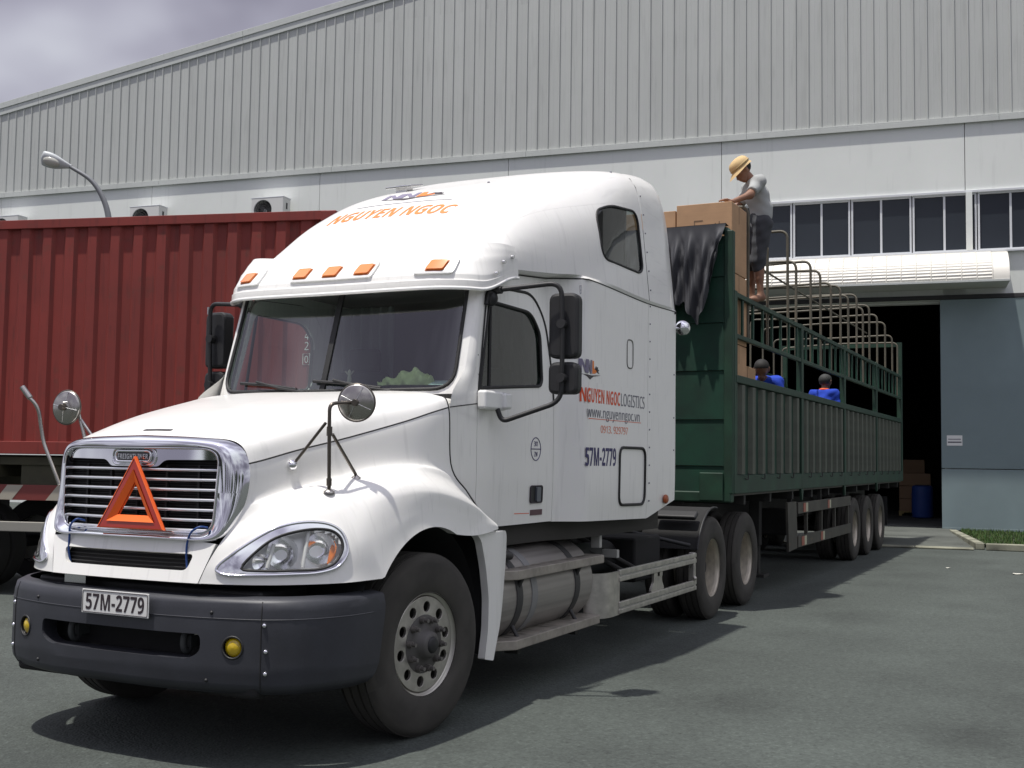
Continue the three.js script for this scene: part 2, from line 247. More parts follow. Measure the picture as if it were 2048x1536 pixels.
// ---------------------------------------------------------------- warehouse
const TH = 0.12217, WP = V(1.589, 0, -22.986);
const wloc = (s, y, d) => V(WP.x + s * Math.cos(TH) + d * Math.sin(TH), y, WP.z - s * Math.sin(TH) + d * Math.cos(TH));
const warehouse = thing('warehouse', 'long grey warehouse with ribbed metal cladding above a white concrete wall', 'warehouse', [WP.x, 0, WP.z], TH);
const EAVE = -34, RIDGE = 4, FAR = 42, roofY = s => 12.46 + 0.154 * ((s <= RIDGE ? s : 2 * RIDGE - s) + 28.48);
{
  const P = (w, h, x, y) => box(w - 0.014, h - 0.014, 0.2, x + w / 2, y + h / 2, -0.1, 0.004);
  for (let k = 0; k < 5; k++) part('wall_panel', P(k ? 5.78 : 5.78, 9.8, k ? -5.14 - 5.78 * (5 - k) : -34.04, 0), M.wall, warehouse);
  // the bay with the loading door: above the windows, beside them, below them
  part('wall_panel', P(5.78, 1.72, -5.14, 8.08), M.wall, warehouse); part('wall_panel', P(0.36, 1.44, -5.14, 6.64), M.wall, warehouse); part('wall_panel', P(5.78, 1.14, -5.14, 5.5), M.wall, warehouse);
  part('wall_panel', P(5.78, 1.72, 0.64, 8.08), M.wall, warehouse); part('wall_panel', P(6.3, 6.64, 0.12, 0), M.wall, warehouse);
  for (let k = 0; k < 6; k++) part('wall_panel', P(5.95, 9.8, 6.42 + 5.95 * k, 0), M.wall, warehouse);
  // metal cladding: one pan with its rib per sheet
  const pitch = 0.31; let k = 0;
  for (let s = EAVE; s < 10; s += pitch, k++) {
    const d0 = 0.02, prof = [[0, d0], [0.008, d0 + 0.034], [0.03, d0 + 0.034], [0.042, d0], [0.155, d0 + 0.001], [0.165, d0 + 0.005], [0.175, d0 + 0.001], [pitch, d0]].map(([a, d]) => [s + a, d]), q = [];
    for (let i = 0; i < prof.length - 1; i++) { const [a, d] = prof[i], [b, e] = prof[i + 1]; q.push([V(a, 9.86, d), V(b, 9.86, e), V(b, roofY(b) + 0.1, e), V(a, roofY(a) + 0.1, d)]); }
    part('cladding_sheet', quads(q), M.clad[(k * 7 + (k >> 2)) % 3], warehouse);
  }
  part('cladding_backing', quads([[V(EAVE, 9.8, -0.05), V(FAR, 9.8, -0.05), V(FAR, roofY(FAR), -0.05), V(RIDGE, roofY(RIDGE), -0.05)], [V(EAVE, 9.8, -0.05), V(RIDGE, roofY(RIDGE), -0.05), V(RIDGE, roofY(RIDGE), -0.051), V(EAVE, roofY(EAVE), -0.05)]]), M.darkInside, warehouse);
  // flashing between wall and cladding
  for (let i = 0; i < 10; i++) { const a = -34 + i * 5.9; part('flashing', merge([box(5.894, 0.04, 0.1, a + 2.95, 9.885, 0.022, 0.004), box(5.894, 0.12, 0.014, a + 2.95, 9.805, 0.066, 0.003)]), M.trim, warehouse); }
  // verge trim along the roof slope, two courses
  const sl = Math.atan(0.154), L = 7.6;
  for (let i = 0; i < 5; i++) {
    const s0 = EAVE - 0.4 + i * L * Math.cos(sl), a = s0 + L / 2 * Math.cos(sl);
    const lower = box(L - 0.006, 0.2, 0.05, 0, 0, 0, 0.006).rotateZ(sl).translate(a, roofY(a) + 0.09, 0.045); part('verge_trim', lower, M.trim, warehouse);
    const upper = box(L - 0.006, 0.19, 0.09, 0, 0, 0, 0.008).rotateZ(sl).translate(a, roofY(a) + 0.29, 0.05); part('verge_trim', upper, M.trim, warehouse);
  }
  // roof slabs, end and back walls close the hall so that its inside is dark
  const D = -45, ev = (s) => roofY(s);
  const slab = (a, b) => { const t = 0.12; const A = V(a, ev(a) + 0.18, 0), B = V(b, ev(b) + 0.18, 0), C = V(b, ev(b) + 0.18, D), E = V(a, ev(a) + 0.18, D), dn = v => v.clone().setY(v.y - t); return quads([[A, B, C, E], [dn(E), dn(C), dn(B), dn(A)], [dn(A), dn(B), B, A], [dn(E), E, C, dn(C)]]); };
  part('roof', merge([slab(EAVE - 0.4, RIDGE), slab(RIDGE, FAR)]), M.rooflike, warehouse);
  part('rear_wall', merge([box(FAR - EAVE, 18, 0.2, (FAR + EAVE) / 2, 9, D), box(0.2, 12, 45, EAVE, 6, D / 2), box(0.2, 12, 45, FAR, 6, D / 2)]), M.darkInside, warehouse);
  part('inner_floor', box(FAR - EAVE - 0.4, 0.1, 44.6, (FAR + EAVE) / 2, 0.06, D / 2 - 0.15), M.apron, warehouse);
  // window strip: sliding pairs in white frames
  const win = (a, b, mid) => {
    const w = sub('window', warehouse), f = 0.045, y0 = 6.66, y1 = 8.06;
    part('frame', merge([box(b - a, f, 0.1, (a + b) / 2, y0 + f / 2, -0.05, 0.004), box(b - a, f, 0.1, (a + b) / 2, y1 - f / 2, -0.05, 0.004), box(f, y1 - y0 - 2 * f, 0.1, a + f / 2, (y0 + y1) / 2, -0.05, 0.004), box(f, y1 - y0 - 2 * f, 0.1, b - f / 2, (y0 + y1) / 2, -0.05, 0.004), box(0.05, y1 - y0 - 2 * f, 0.06, mid, (y0 + y1) / 2, -0.05, 0.004)]), M.frameWhite, w);
    part('pane', box(mid - a - f - 0.025, y1 - y0 - 2 * f, 0.008, (a + f + mid - 0.025) / 2, (y0 + y1) / 2, -0.06), M.winGlass, w);
    part('pane', box(b - mid - f - 0.025, y1 - y0 - 2 * f, 0.008, (b - f + mid + 0.025) / 2, (y0 + y1) / 2, -0.045), M.winGlass, w);
  };
  const st = [-4.76, -3.37, -1.98, -0.56, 0.9, 2.36, 3.82, 5.28, 6.4]; for (let i = 0; i < 8; i++) win(st[i] + 0.012, st[i + 1] - 0.012, (st[i] + st[i + 1]) / 2);
  part('window_sill', box(11.3, 0.05, 0.16, 0.75, 6.635, 0.02, 0.006), M.frameWhite, warehouse);
  part('window_head', box(11.3, 0.06, 0.1, 0.75, 8.085, 0.01, 0.006), M.frameWhite, warehouse);
  part('column', merge([box(0.14, 9.6, 0.3, 0.72, 4.9, -0.03 - 0.16 + 0.14, 0.004)].map(g => g.translate(0, 0, 0))).scale(1, 0.1455, 1).translate(0, 6.648, 0), M.wall, warehouse);
  // curved canopy over the loading door
  const can = sub('canopy', warehouse, 'curved pale sheet metal canopy over the loading door'), arc = (t, bump) => { const a = t * Math.PI / 2, r = bump; return [(1.05 + r) * Math.sin(a) + 0.01, 5.8 + (0.8 + r) * Math.cos(a)]; };
  const nP = 23, pw = 0.328; for (let i = 0; i <= nP; i++) {
    const a = 1.52 - (i === 0 ? 0.36 : 0.36 + pw * i), w = i === 0 ? 0.355 : pw - 0.006;
    part('canopy_sheet', grid(1, 84, (u, t) => { const [d, y] = arc(t, i === 0 ? 0 : 0.008 * Math.cos(t * 84 / 4 * Math.PI * 2 / 1.0 * 0.75)); return V(a + u * w, y, d); }), M.canopy, can);
    if (i) part('canopy_rib', tube(Array.from({ length: 13 }, (_, k) => { const [d, y] = arc(k / 12, 0.008); return V(a + w + 0.003, y, d); }), 0.012, 5), M.canopy, can);
  }
  const cl = 1.52 - 0.36 - pw * nP;
  part('canopy_edge', box(1.52 - cl, 0.05, 0.03, (1.52 + cl) / 2, 5.785, 1.07, 0.004), M.trim, can);
  part('canopy_soffit', box(1.5 - cl, 0.02, 1.05, (1.52 + cl) / 2, 5.77, 0.53), M.acWhite, can);
  for (const s of [1.5, cl + 0.02]) { const sh = [[0, 5.78], ...Array.from({ length: 13 }, (_, k) => arc(k / 12, -0.01)).reverse()]; part('canopy_end', ext(sh, 0.015).rotateY(-Math.PI / 2).translate(s, 0, 0), M.canopy, can); }
  // loading door: a leaf that slides in front of the wall on a rail
  const door = sub('sliding_door', warehouse, 'grey blue sheet metal sliding door pushed to the right of the opening');
  part('leaf_sheet', box(5.0, 1.36, 0.05, 2.55, 0.82, 0.1, 0.006), M.doorBlue, door); part('leaf_sheet', box(5.0, 3.98, 0.05, 2.55, 3.51, 0.1, 0.006), M.doorBlue, door);
  part('door_rail', box(10.6, 0.1, 0.1, -0.1, 5.56, 0.09, 0.01), M.steelDark, door);
  part('hem', box(5.0, 0.06, 0.06, 2.55, 0.11, 0.1, 0.005), M.doorBlue, door);
  part('notice', box(0.34, 0.24, 0.004, 0.34, 2.17, 0.128), std({ color: rgb(0.72, 0.72, 0.7), roughness: 0.6 }), door, 'small white notice on the blue door'); part('notice_line', box(0.28, 0.022, 0.002, 0.34, 2.2, 0.1305), std({ color: rgb(0.2, 0.2, 0.22), roughness: 0.7 }), door); part('notice_line', box(0.3, 0.03, 0.002, 0.34, 2.13, 0.1305), std({ color: rgb(0.1, 0.1, 0.12), roughness: 0.7 }), door);
  part('lintel', box(5.3, 0.3, 0.24, -2.5, 5.62, -0.36), M.wall, warehouse);
}
// goods standing inside the dark hall
{
  const mats = [std({ color: rgb(0.35, 0.28, 0.12), roughness: 0.9 }), std({ color: rgb(0.02, 0.06, 0.25), roughness: 0.6 }), std({ color: rgb(0.3, 0.2, 0.12), roughness: 0.9 })];
  [[-0.55, -6.6, 0.9, 1.1], [-0.6, -8.0, 0.7, 1.5]].forEach(([s, d, w, h], i) => {
    const p = wloc(s, 0.11, d), t = thing('goods_pallet', ['pallet of brown cartons just inside the dark doorway', 'pallet of taller brown cartons deeper in the dark doorway'][i], 'pallet', [p.x, p.y, p.z], TH);
    for (let k = 0; k < 3; k++) part('slat', box(w, 0.03, 0.12, 0, 0.115, (k - 1) * 0.3), mats[0], t); part('bearer', merge([-1, 0, 1].map(k => box(0.08, 0.1, 0.75, k * (w / 2 - 0.05), 0.05, 0))), mats[0], t);
    for (let k = 0; k < 3; k++) part('carton', box(w * 0.95, h / 3 - 0.01, 0.7, 0, 0.13 + (k + 0.5) * h / 3, 0, 0.01), mats[2], t);
  });
  const p = wloc(-0.35, 0.11, -5.2), dr = thing('plastic_drum', 'blue plastic drum standing inside the dark doorway', 'drum', [p.x, p.y, p.z]);
  part('body', lathe([[0, 0], [0.26, 0], [0.29, 0.04], [0.29, 0.3], [0.3, 0.32], [0.29, 0.34], [0.29, 0.62], [0.3, 0.64], [0.29, 0.66], [0.28, 0.86], [0.24, 0.9], [0, 0.9]], 24), mats[1], dr); part('lid', cyl(0.2, 0.2, 0.02, 20, 0, 0.91, 0), M.steelDark, dr);
}
// apron, kerbs and grass in front of the hall
{
  const G = (pts, y) => { const s = new THREE.Shape(pts.map(p => new THREE.Vector2(p[0], -p[1]))); const g = new THREE.ShapeGeometry(s).rotateX(-Math.PI / 2).translate(0, y, 0); return muv(g); };
  const W = (s, d) => { const p = wloc(s, 0, d); return [p.x, p.z]; };
  // apron rises from the yard to the sill of the door
  const aL = W(-5.4, 0), aR = [1.85, -22.9], b1 = [2.8, -17.75], b0 = [-4.6, -16.9];
  const q = quads([[V(b0[0], 0.012, b0[1]), V(b1[0], 0.012, b1[1]), V(aR[0], 0.11, aR[1]), V(aL[0], 0.11, aL[1] - 0.3)]]); struct('apron', q, M.apron);
  const kerb = (pts, w = 0.16, h = 0.13) => { const g = []; for (let i = 0; i < pts.length - 1; i++) { const a = V(pts[i][0], 0, pts[i][1]), b = V(pts[i + 1][0], 0, pts[i + 1][1]), L = a.distanceTo(b), n = Math.max(1, Math.round(L / 1.0)); for (let k = 0; k < n; k++) { const m = a.clone().lerp(b, (k + 0.5) / n); g.push([box(w, h, L / n - 0.012, 0, h / 2, 0, 0.02), m, Math.atan2(b.x - a.x, b.z - a.z)]); } } return g; };
  const kroot = new THREE.Group(); kroot.name = 'kerb'; kroot.userData.kind = 'structure'; scene.add(kroot);
  for (const line of [[[2.95, -17.7], [40, -13.2 - 8]], [[2.85, -17.75], [1.95, -22.2]]]) for (const [g, m, a] of kerb(line)) { g.rotateY(a).translate(m.x, 0, m.z); part('kerb_stone', g, M.kerb, kroot); }
  const flat = kerb([[2.75, -17.62], [-4.6, -16.75]], 0.34, 0.035); for (const [g, m, a] of flat) { g.rotateY(a).translate(m.x, 0, m.z); part('kerb_stone', g, M.kerb, kroot); }
  const poly = [[3.0, -17.85], [40, -21.4], [40, -27.4], W(0.6, 0.0), [2.1, -22.3]];
  struct('planting_bed', G(poly, 0.07), M.soil);
  const blade = new THREE.BufferGeometry(); blade.setAttribute('position', new THREE.Float32BufferAttribute([-0.006, 0, 0, 0.006, 0, 0, 0.002, 0.075, 0.02], 3)); blade.computeVertexNormals(); blade.setAttribute('uv', new THREE.Float32BufferAttribute([0, 0, 1, 0, 0.5, 1], 2));
  const n = 14000, inst = new THREE.InstancedMesh(blade, std({ color: rgb(0.05, 0.095, 0.025), roughness: 0.9, side: THREE.DoubleSide }), n), m4 = new THREE.Matrix4(); inst.name = 'grass'; inst.userData = { kind: 'stuff', label: 'short green grass strip below the blue sliding door', category: 'grass' };
  for (let i = 0; i < n; i++) { const x = 2.1 + Math.pow(rnd(), 1.7) * 12, zf = -17.85 - (x - 3) * 0.096, zb = wloc((x - 1.589) / 0.9925, 0, 0.05).z; const z = lerp(zb, zf, rr(0.01, 0.98)); if (x < 2.05 + (z + 22.2) * 0.2 + 0.1) { inst.setMatrixAt(i, m4.makeScale(0, 0, 0)); continue; } m4.compose(V(x, 0.06, z), new THREE.Quaternion().setFromEuler(new THREE.Euler(rr(-0.3, 0.3), rr(0, 6.28), 0)), V(1.6, rr(0.6, 1.5), 1)); inst.setMatrixAt(i, m4); inst.setColorAt(i, rgb(rr(0.7, 1.3), rr(0.8, 1.2), rr(0.6, 1))); }
  scene.add(inst);
}
// air conditioner units on the wall above the container
[['the street lamp, hidden almost to its lid', -27.6], ['beside the street lamp arm', -22.33], ['nearest the white tractor roof', -18.1]].forEach(([where, s], i) => {
  const p = wloc(s, 8.27, 0), t = thing('air_conditioner', ['white outdoor air conditioner unit at the far left, only its top showing', 'white outdoor air conditioner unit just right of the street lamp arm', 'white outdoor air conditioner unit nearest the white tractor roof'][i], 'air conditioner', [p.x, p.y, p.z], TH, 'air conditioner units on the warehouse wall');
  t.scale.setScalar(1.12);
  part('casing', ext([[-0.47, 0], [0.47, 0], [0.47, 0.66], [-0.47, 0.66]], 0.34, 0.015, [circ(-0.13, 0.34, 0.26, 28)]).translate(0, 0, 0.12), M.acWhite, t);
  part('inner', box(0.9, 0.6, 0.02, 0, 0.33, 0.25), M.steelDark, t);
  part('top_cover', box(0.96, 0.025, 0.38, 0, 0.668, 0.29, 0.006), M.frameWhite, t);
  const rings = []; for (const r of [0.07, 0.13, 0.19, 0.25]) rings.push(tube(circ(-0.13, 0.34, r, 28).map(q => V(q[0], q[1], 0.455)), 0.006, 5, true)); for (let k = 0; k < 6; k++) { const a = k * Math.PI / 6; rings.push(box(0.52, 0.008, 0.008, 0, 0, 0).rotateZ(a).translate(-0.13, 0.34, 0.455)); }
  part('fan_guard', rings, M.steelDark, t); part('fan_hub', cyl(0.05, 0.05, 0.06, 16, -0.13, 0.34, 0.33, 'z'), M.acWhite, t);
  for (let k = 0; k < 3; k++) part('fan_blade', box(0.2, 0.11, 0.012, 0.13, 0, 0, 0, [0.5, 0, 0]).rotateZ(k * 2.094 + 0.3).translate(-0.13, 0.34, 0.33), std({ color: rgb(0.1, 0.1, 0.1), roughness: 0.6 }), t);
  part('logo', lettering('LG', fontR, 0.2, 0.2, 0.14, 0.08, (u, v) => V(u, v, 0.463)), M.steelDark, t);
  part('handle', box(0.012, 0.16, 0.06, 0.474, 0.45, 0.3, 0.004), M.steelDark, t);
  for (const x of [-0.33, 0.33]) part('bracket', merge([box(0.04, 0.04, 0.46, x, -0.02, 0.23), box(0.04, 0.36, 0.03, x, -0.18, 0.015)]), M.frameWhite, t);
});
// street lamp behind the container
{
  const t = thing('street_lamp', 'grey street lamp with curved arm rising behind the red container', 'street lamp', [-9.75, 0, -8.05]);
  const steel = std({ color: rgb(0.22, 0.23, 0.24), roughness: 0.5, metalness: 0.3 });
  const tip = V(-10.36, 6.33, -7.69).sub(V(-9.75, 0, -8.05)), pts = smooth([V(0, 0.02, 0), V(0, 3, 0), V(0, 4.6, 0), V(-0.03, 5.4, 0.02), V(-0.12, 5.78, 0.07), V(-0.3, 6.1, 0.18), tip], 8);
  part('pole', tube(pts, pts.map((_, i) => lerp(0.075, 0.03, i / (pts.length - 1))), 12), steel, t); part('base_plate', box(0.36, 0.03, 0.36, 0, 0.015, 0, 0.005), steel, t);
  const dir = V(-0.36, 0.12, 0.2).normalize(), shell = (yy, cut) => grid(24, 16, (u, v) => { const a = u * Math.PI * 2, l = v, w = 0.035 + 0.1 * Math.pow(Math.sin(Math.min(1, l * 1.06) * Math.PI * 0.62), 1.4) * (l > 0.92 ? Math.sqrt(Math.max(0, 1 - Math.pow((l - 0.92) / 0.08, 2))) : 1); return V(l * 0.52, Math.sin(a) * w * (Math.sin(a) < 0 ? 0.55 : 0.6), Math.cos(a) * w); });
  const hd = sub('lamp_head', t); hd.position.copy(tip).addScaledVector(dir, -0.03); hd.quaternion.setFromUnitVectors(V(1, 0, 0), dir);
  part('housing', shell(), std({ color: rgb(0.5, 0.53, 0.54), roughness: 0.45 }), hd); part('lens', new THREE.SphereGeometry(1, 20, 12).scale(0.15, 0.07, 0.085).translate(0.33, -0.045, 0), phy({ color: rgb(0.62, 0.62, 0.56), roughness: 0.15, transmission: 0.3 }), hd);
}
// ---------------------------------------------------------------- red container on its chassis
const CT = 14.5 * Math.PI / 180, CP = V(-6.151, 0, -3.071);   // local x along the face, z out of it
{
  const LX = -2.2, RX = 3.86, Y0 = 1.57, Y1 = 4.19, DW = 2.44;
  const redTex = tex(1024, 3, (u, v) => { const a = fbm(u, v, 4, 6, 81), st = fbm(u, v * 0.08, 96, 3, 85), rust = Math.max(0, fbm(u, v, 24, 4, 88) - 0.66) * 1.6, k = 0.92 + (a - 0.5) * 0.24 - Math.max(0, st - 0.6) * 0.45; return [0.515 * k - rust * 0.15, 0.178 * k + rust * 0.05, 0.145 * k + rust * 0.02]; });
  const red = std({ map: redTex, roughness: 0.62 });
  const t = thing('shipping_container', 'red corrugated shipping container on a chassis left of the white tractor', 'container', [CP.x, 0, CP.z], CT);
  // corrugated long side, one mesh per corrugation
  const pitch = 0.278, n = Math.floor((RX - LX - 0.2) / pitch), x0 = LX + 0.1 + ((RX - LX - 0.2) - n * pitch) / 2;
  for (let i = 0; i < n; i++) {
    const a = x0 + i * pitch, pr = [[0, 0], [0.036, 0], [0.104, 0], [0.139, 0], [0.175, -0.036], [0.243, -0.036], [pitch, 0]], y0 = Y0 + 0.13, y1 = Y1 - 0.09, q = [];
    const P = [[0, 0], [0.104, 0], [0.139, -0.036], [0.243, -0.036], [pitch, 0]];
    for (let k = 0; k < 4; k++) q.push([V(a + P[k][0], y0, P[k][1] - 0.02), V(a + P[k + 1][0], y0, P[k + 1][1] - 0.02), V(a + P[k + 1][0], y1, P[k + 1][1] - 0.02), V(a + P[k][0], y1, P[k][1] - 0.02)]);
    part('corrugation', quads(q), red, t);
  }
  part('side_backing', merge([box(0.02, Y1 - Y0 - 0.2, DW - 0.1, LX + 0.02, (Y0 + Y1) / 2, -DW / 2), box(0.02, Y1 - Y0 - 0.2, DW - 0.1, RX - 0.02, (Y0 + Y1) / 2, -DW / 2), box(RX - LX - 0.1, Y1 - Y0 - 0.2, 0.02, (LX + RX) / 2, (Y0 + Y1) / 2, -DW + 0.02), box(x0 - LX, Y1 - Y0 - 0.2, 0.01, (x0 + LX) / 2, (Y0 + Y1) / 2, -0.022), box(RX - x0 - n * pitch, Y1 - Y0 - 0.2, 0.01, (RX + x0 + n * pitch) / 2, (Y0 + Y1) / 2, -0.022)]), red, t);
  part('top_rail', merge([box(RX - LX - 0.2, 0.1, 0.07, (LX + RX) / 2, Y1 - 0.05, -0.033, 0.006), box(RX - LX - 0.2, 0.1, 0.07, (LX + RX) / 2, Y1 - 0.05, -DW + 0.04, 0.006)]), red, t);
  part('bottom_rail', merge([box(RX - LX - 0.2, 0.14, 0.06, (LX + RX) / 2, Y0 + 0.075, -0.028, 0.006), box(RX - LX - 0.2, 0.14, 0.06, (LX + RX) / 2, Y0 + 0.075, -DW + 0.04, 0.006)]), red, t);
  part('roof_sheet', box(RX - LX - 0.1, 0.02, DW - 0.1, (LX + RX) / 2, Y1 - 0.025, -DW / 2), red, t); part('floor', box(RX - LX - 0.1, 0.1, DW - 0.14, (LX + RX) / 2, Y0 + 0.08, -DW / 2), M.steelDark, t);
  for (const x of [LX + 0.06, RX - 0.06]) for (const z of [-0.06, -DW + 0.06]) { part('corner_post', box(0.12, Y1 - Y0 - 0.24, 0.12, x, (Y0 + Y1) / 2, z, 0.01), red, t); for (const y of [Y0 + 0.06, Y1 - 0.06]) part('corner_casting', box(0.17, 0.118, 0.16, x + (x < 0 ? 0.02 : -0.02), y, z + (z > -1 ? -0.015 : 0.015), 0.012), red, t); }
  const white = std({ color: rgb(0.7, 0.7, 0.68), roughness: 0.7 }), mp = (u, v) => V(u, v, -0.02);
  [['4', 2.93], ['4', 2.82], ['2', 2.71]].forEach(([c, y]) => part('number', lettering(c, fontR, 3.545, y, 0.045, 0.085, mp), white, t));
  part('number', lettering('0', fontR, 3.548, 2.575, 0.04, 0.075, mp), white, t); part('number_frame', tube([V(3.53, 2.555, -0.018), V(3.605, 2.555, -0.018), V(3.605, 2.67, -0.018), V(3.53, 2.67, -0.018)], 0.004, 4, true), white, t);
  // chassis
  const olive = std({ map: tex(256, 1.5, (u, v) => { const k = 0.24 + (fbm(u, v, 6, 4, 91) - 0.5) * 0.14; return [k, k * 0.97, k * 0.72]; }), roughness: 0.8 });
  const c = thing('container_chassis', 'dark container semi trailer chassis with red and white striped side board', 'trailer', [CP.x, 0, CP.z], CT);
  part('main_beam', merge([-0.75, -1.7].map(z => merge([box(RX - LX, 0.04, 0.16, (LX + RX) / 2, 1.54, z), box(RX - LX, 0.36, 0.03, (LX + RX) / 2, 1.34, z), box(RX - LX, 0.04, 0.16, (LX + RX) / 2, 1.15, z)]))), olive, c);
  for (let i = 0; i < 7; i++) part('cross_member', box(0.1, 0.2, 2.3, LX + 0.3 + i * 0.9, 1.42, -1.22), olive, c);
  part('side_beam', box(RX - LX, 0.09, 0.05, (LX + RX) / 2, 1.5, -0.1, 0.005), olive, c);
  part('panel_box', box(1.1, 0.3, 0.4, 0.75, 1.37, -0.3, 0.01), olive, c);
  const stripe = [std({ color: rgb(0.17, 0.03, 0.025), roughness: 0.5 }), std({ color: rgb(0.36, 0.33, 0.27), roughness: 0.5 })];
  part('side_board', box(RX - LX, 0.17, 0.03, (LX + RX) / 2, 1.15, -0.1, 0.003), stripe[0], c);
  for (let i = 0; i < 10; i++) { const x = LX + 0.25 + i * 0.62; part('reflective_stripe', quads([[V(x, 1.068, -0.082), V(x + 0.2, 1.068, -0.082), V(x + 0.34, 1.232, -0.082), V(x + 0.14, 1.232, -0.082)]]), stripe[1], c); }
  for (let i = 0; i < 4; i++) part('brace', box(0.06, 0.45, 0.05, 0, 0, 0, 0, [0, 0, -0.5]).translate(LX + 0.9 + i * 1.5, 1.28, -0.22), olive, c);
  part('guard_bar', box(RX - LX, 0.11, 0.05, (LX + RX) / 2, 0.77, -0.12, 0.01), std({ color: rgb(0.26, 0.25, 0.22), roughness: 0.5 }), c); for (let i = 0; i < 5; i++) part('guard_post', box(0.07, 0.78, 0.05, LX + 0.4 + i * 1.3, 1.11, -0.17), olive, c);
  part('axle', merge([cyl(0.07, 0.07, 2.1, 12, -1.75, 0.5, -1.22, 'z'), cyl(0.07, 0.07, 2.1, 12, -0.65, 0.5, -1.22, 'z'), box(1.9, 0.12, 0.1, -1.2, 0.62, -0.75), box(1.9, 0.12, 0.1, -1.2, 0.62, -1.7), box(0.14, 0.7, 0.2, -1.2, 0.95, -0.75), box(0.14, 0.7, 0.2, -1.2, 0.95, -1.7)]), M.steelDark, c);
  part('landing_leg', merge([box(0.12, 1.12, 0.12, 2.9, 0.58, -0.75), box(0.12, 1.12, 0.12, 2.9, 0.58, -1.7), box(0.3, 0.04, 0.26, 2.9, 0.022, -0.75), box(0.3, 0.04, 0.26, 2.9, 0.022, -1.7)]), olive, c);
  const tyre = lathe([[0.3, -0.13], [0.42, -0.14], [0.49, -0.125], [0.51, -0.1], [0.51, 0.1], [0.49, 0.125], [0.42, 0.14], [0.3, 0.13], [0.3, -0.13]], 32, 'x').rotateY(Math.PI / 2);
  for (const x of [-1.75, -0.65]) for (const z of [-0.35, -0.65, -1.8, -2.1]) { const w = sub('wheel', c); w.position.set(x, 0.51, z); part('tyre', tyre, M.rubber ?? (M.rubber = std({ color: rgb(0.028, 0.027, 0.026), roughness: 0.85 })), w); part('rim', merge([cyl(0.3, 0.3, 0.2, 24, 0, 0, 0, 'z', true), cyl(0.3, 0.3, 0.02, 24, 0, 0, 0, 'z')]), std({ color: rgb(0.3, 0.3, 0.28), roughness: 0.6 }), w); }
}
// ---------------------------------------------------------------- white tractor unit; origin on the ground under the front axle, nose to +z
const dirtTex = tex(1024, 2.2, (u, v) => { const a = fbm(u, v, 5, 6, 101), st = fbm(u, v * 0.1, 80, 3, 105), sp = vnoise(u * 300, v * 300, 300, 9) > 0.985 ? 0.05 : 0, k = 0.905 + (a - 0.5) * 0.035 - Math.max(0, st - 0.62) * 0.16 - sp; return [k, k * 0.995, k * 0.975]; });
M.white = phy({ map: dirtTex, roughness: 0.38, clearcoat: 0.55, clearcoatRoughness: 0.12 });
M.whitePlain = phy({ color: rgb(0.79, 0.79, 0.77), roughness: 0.36, clearcoat: 0.5, clearcoatRoughness: 0.12 });
M.chrome = std({ color: rgb(0.78, 0.78, 0.8), roughness: 0.07, metalness: 1 });
M.chromeDull = std({ color: rgb(0.6, 0.6, 0.6), roughness: 0.25, metalness: 1 });
M.alu = std({ map: tex(256, 0.5, (u, v) => g3(0.72 + (fbm(u, v, 8, 4, 111) - 0.5) * 0.2, 1, 0.98, 0.94)), roughness: 0.42, metalness: 0.85 });
M.black = std({ color: rgb(0.014, 0.014, 0.015), roughness: 0.55 });
M.matt = std({ color: rgb(0.012, 0.012, 0.012), roughness: 0.9 });
M.frame = std({ map: tex(256, 0.8, (u, v) => g3(0.16 + (fbm(u, v, 8, 4, 121) - 0.5) * 0.1, 1, 0.98, 0.93)), roughness: 0.75 });
M.bumper = std({ map: tex(512, 0.9, (u, v) => g3(0.19 + (fbm(u, v, 6, 5, 131) - 0.5) * 0.05 + (vnoise(u * 256, v * 256, 256, 4) - 0.5) * 0.02, 0.95, 0.98, 1.1)), roughness: 0.5 });
M.rubber = M.rubber ?? std({ color: rgb(0.028, 0.027, 0.026), roughness: 0.85 });
M.seal = std({ color: rgb(0.012, 0.012, 0.012), roughness: 0.6 });
M.glass = phy({ color: rgb(0.74, 0.84, 0.80), roughness: 0.01, transmission: 1, thickness: 0, ior: 1.52 });
M.windscreen = phy({ color: rgb(0.72, 0.82, 0.78), roughness: 0.01, transmission: 1, thickness: 0, ior: 2.0 });
M.glassDark = phy({ color: rgb(0.22, 0.26, 0.25), roughness: 0.02, transmission: 1, thickness: 0, ior: 1.52 });
M.amber = phy({ color: rgb(0.95, 0.27, 0.03), roughness: 0.18, clearcoat: 0.6, transmission: 0.25, thickness: 0 });
M.orangeInk = std({ color: rgb(0.78, 0.2, 0.02), roughness: 0.5 }); M.redInk = std({ color: rgb(0.72, 0.09, 0.025), roughness: 0.5 });
M.greyInk = std({ color: rgb(0.16, 0.16, 0.19), roughness: 0.5 }); M.blueInk = std({ color: rgb(0.025, 0.02, 0.11), roughness: 0.5 }); M.violetInk = std({ color: rgb(0.19, 0.17, 0.25), roughness: 0.5 }); M.darkInk = std({ color: rgb(0.03, 0.02, 0.025), roughness: 0.5 });
M.interior = std({ color: rgb(0.05, 0.052, 0.055), roughness: 0.85 }); M.cloth = std({ color: rgb(0.07, 0.07, 0.075), roughness: 0.95 });
const tractor = thing('tractor_unit', 'white long nose tractor unit with sleeper cab parked in the yard', 'truck');

